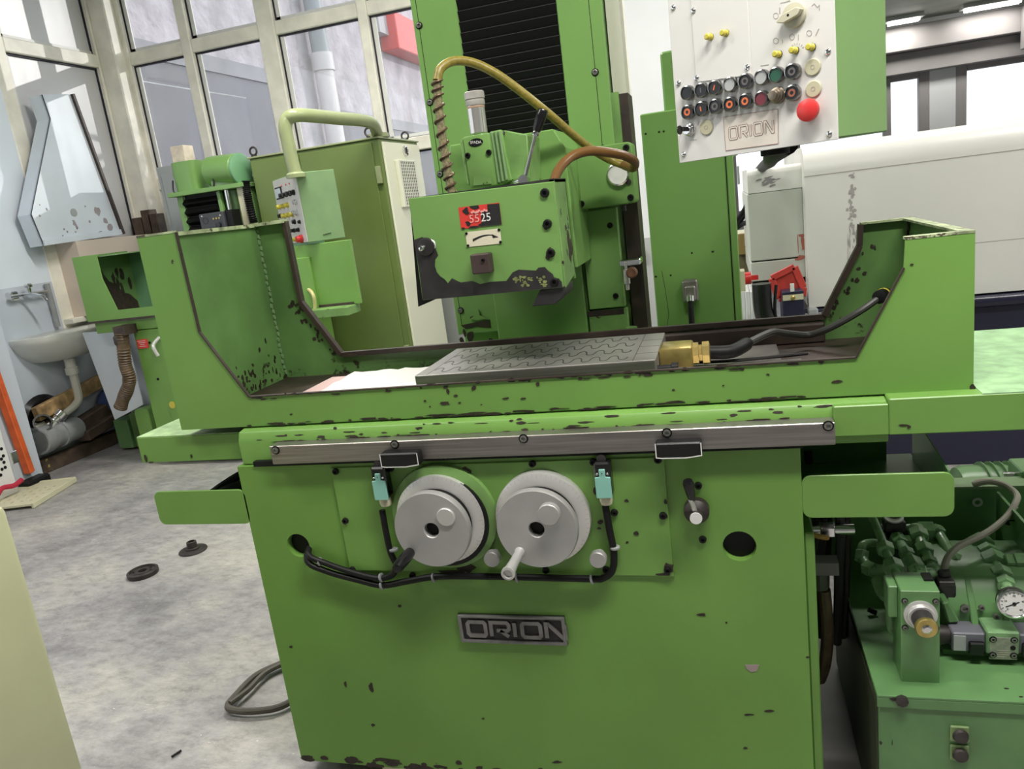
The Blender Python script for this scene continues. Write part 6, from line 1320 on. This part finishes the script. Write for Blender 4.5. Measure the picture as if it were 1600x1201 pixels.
# arm and panel
ye = 2.5
qa = [(462, 272), (456, 250), (450, 222), (446, 200), (449, 186), (462, 180), (490, 181), (530, 185), (565, 188), (583, 194), (590, 208)]
ys_ = [2.5, 2.5, 2.5, 2.5, 2.51, 2.53, 2.65, 2.85, 3.05, 3.18, 3.32]
P = [G(u, v, Y=y) for (u, v), y in zip(qa, ys_)]; P[-1].z = zq+.01
pa = thing('hanging_panel', 'small green panel on a lime tube arm with knobs and red stop button', 'control panel', G(470, 330, Y=ye))
MB().tube(P, .038, 16, 6).build('tube_arm', LIME, pa); MB().lathe([(.055, 0), (.055, .02), (.042, .03)], P[0]+Vector((0, 0, -.02)), (0, 0, 1), 20).build('tube_flange', LIME, pa); MB().lathe([(.07, 0), (.07, .025), (.05, .03)], Vector((P[-1].x, P[-1].y, zq+.012)), (0, 0, 1), 20).build('swivel_base', LIME, pa)
# green face and pale button face, placed on two planes meeting at the front edge
cA = G(462, 268, Y=ye); cB = G(487, 381, Y=ye); ang = math.radians(47)
fx = Vector((math.sin(ang), -math.cos(ang), 0))          # normal of green face
rx = Vector((math.cos(ang), math.sin(ang), 0))           # along green face to the right
pw = GP(521, 262, cA, fx); wG = (pw-cA).dot(rx); n2 = Vector((-math.cos(ang), -math.sin(ang), 0)); l2 = Vector((-math.sin(ang), math.cos(ang), 0))
pl_ = GP(425, 278, cA, n2); wW = (pl_-cA).dot(l2); zA = cA.z-.005; zB = cB.z+.01
base = Vector((cA.x, cA.y, 0))
MB().prism([(0, 0), (wG, 0), (wG, wW), (0, wW)], 'z', 0, 1).v
b = MB(); cn = [base, base+rx*wG, base+rx*wG+l2*wW, base+l2*wW]
b.add([c+Vector((0, 0, zB)) for c in cn]+[c+Vector((0, 0, zA)) for c in cn], [(0, 1, 2, 3), (4, 5, 6, 7), (0, 1, 5, 4), (1, 2, 6, 5), (2, 3, 7, 6), (3, 0, 4, 7)]); b.build('panel_box', PALEGREEN, pa, bevel=.003)
b = MB(); pz0, pz1 = zB+.004, zA-.004
b.polyp([base+l2*.006+Vector((0, 0, pz0)), base+l2*(wW-.004)+Vector((0, 0, pz0)), base+l2*(wW-.004)+Vector((0, 0, pz1)), base+l2*.006+Vector((0, 0, pz1))], n2, .003); fp = b.build('button_plate', PANELW, pa)
def fpt(a, h, d=.003): return base+l2*(wW*a)+Vector((0, 0, zB+(zA-zB)*h))+n2*d
def knob(a, h, r, L, m, nm): MB().lathe([(r, 0), (r, L*.4), (r*.8, L*.45), (r*.8, L), (r*.3, L*1.05)], fpt(a, h), n2, 12).build(nm, m, fp)
for k in range(4): knob(.62-.15*k, .74, .016, .03, BLACKG, 'knob'); knob(.8-.18*k, .20, .013, .022, BLACKG, 'knob')
for k in range(3): knob(.85-.17*k, .585, .016, .025, YELLOWP, 'pilot_light'); knob(.72-.17*k, .44, .016, .025, YELLOWP, 'pilot_light')
knob(.16, .60, .017, .02, CHROME, 'push_button'); knob(.2, .45, .017, .03, CHROME, 'push_button'); knob(.9, .45, .014, .02, BLACKG, 'knob'); knob(.35, .325, .015, .02, BLACKG, 'knob'); knob(.16, .31, .012, .015, BLACKG, 'knob')
knob(.72, .065, .016, .02, CHROME, 'push_button'); knob(.45, .065, .014, .02, YELLOWP, 'pilot_light'); knob(.2, .065, .024, .035, RED, 'stop_button')
for a_ in (.3, .45, .62): knob(a_, .88, .006, .004, RED, 'lamp')
b = MB(); b.polyp([fpt(.66, .70, .0035), fpt(.93, .70, .0035), fpt(.93, .88, .0035), fpt(.66, .88, .0035)], n2, .004); b.build('display', BLACKG, fp); b = MB(); b.polyp([fpt(.70, .72, .008), fpt(.92, .72, .008), fpt(.92, .86, .008), fpt(.70, .86, .008)], n2, .001); b.build('display_glass', WHITEB, fp)
p = GP(510, 366, cA, fx); MB().bar(p-rx*.02, p+rx*.03+Vector((0, 0, .006)), .002, .008, fx).build('latch_slot', BLACK, pa)
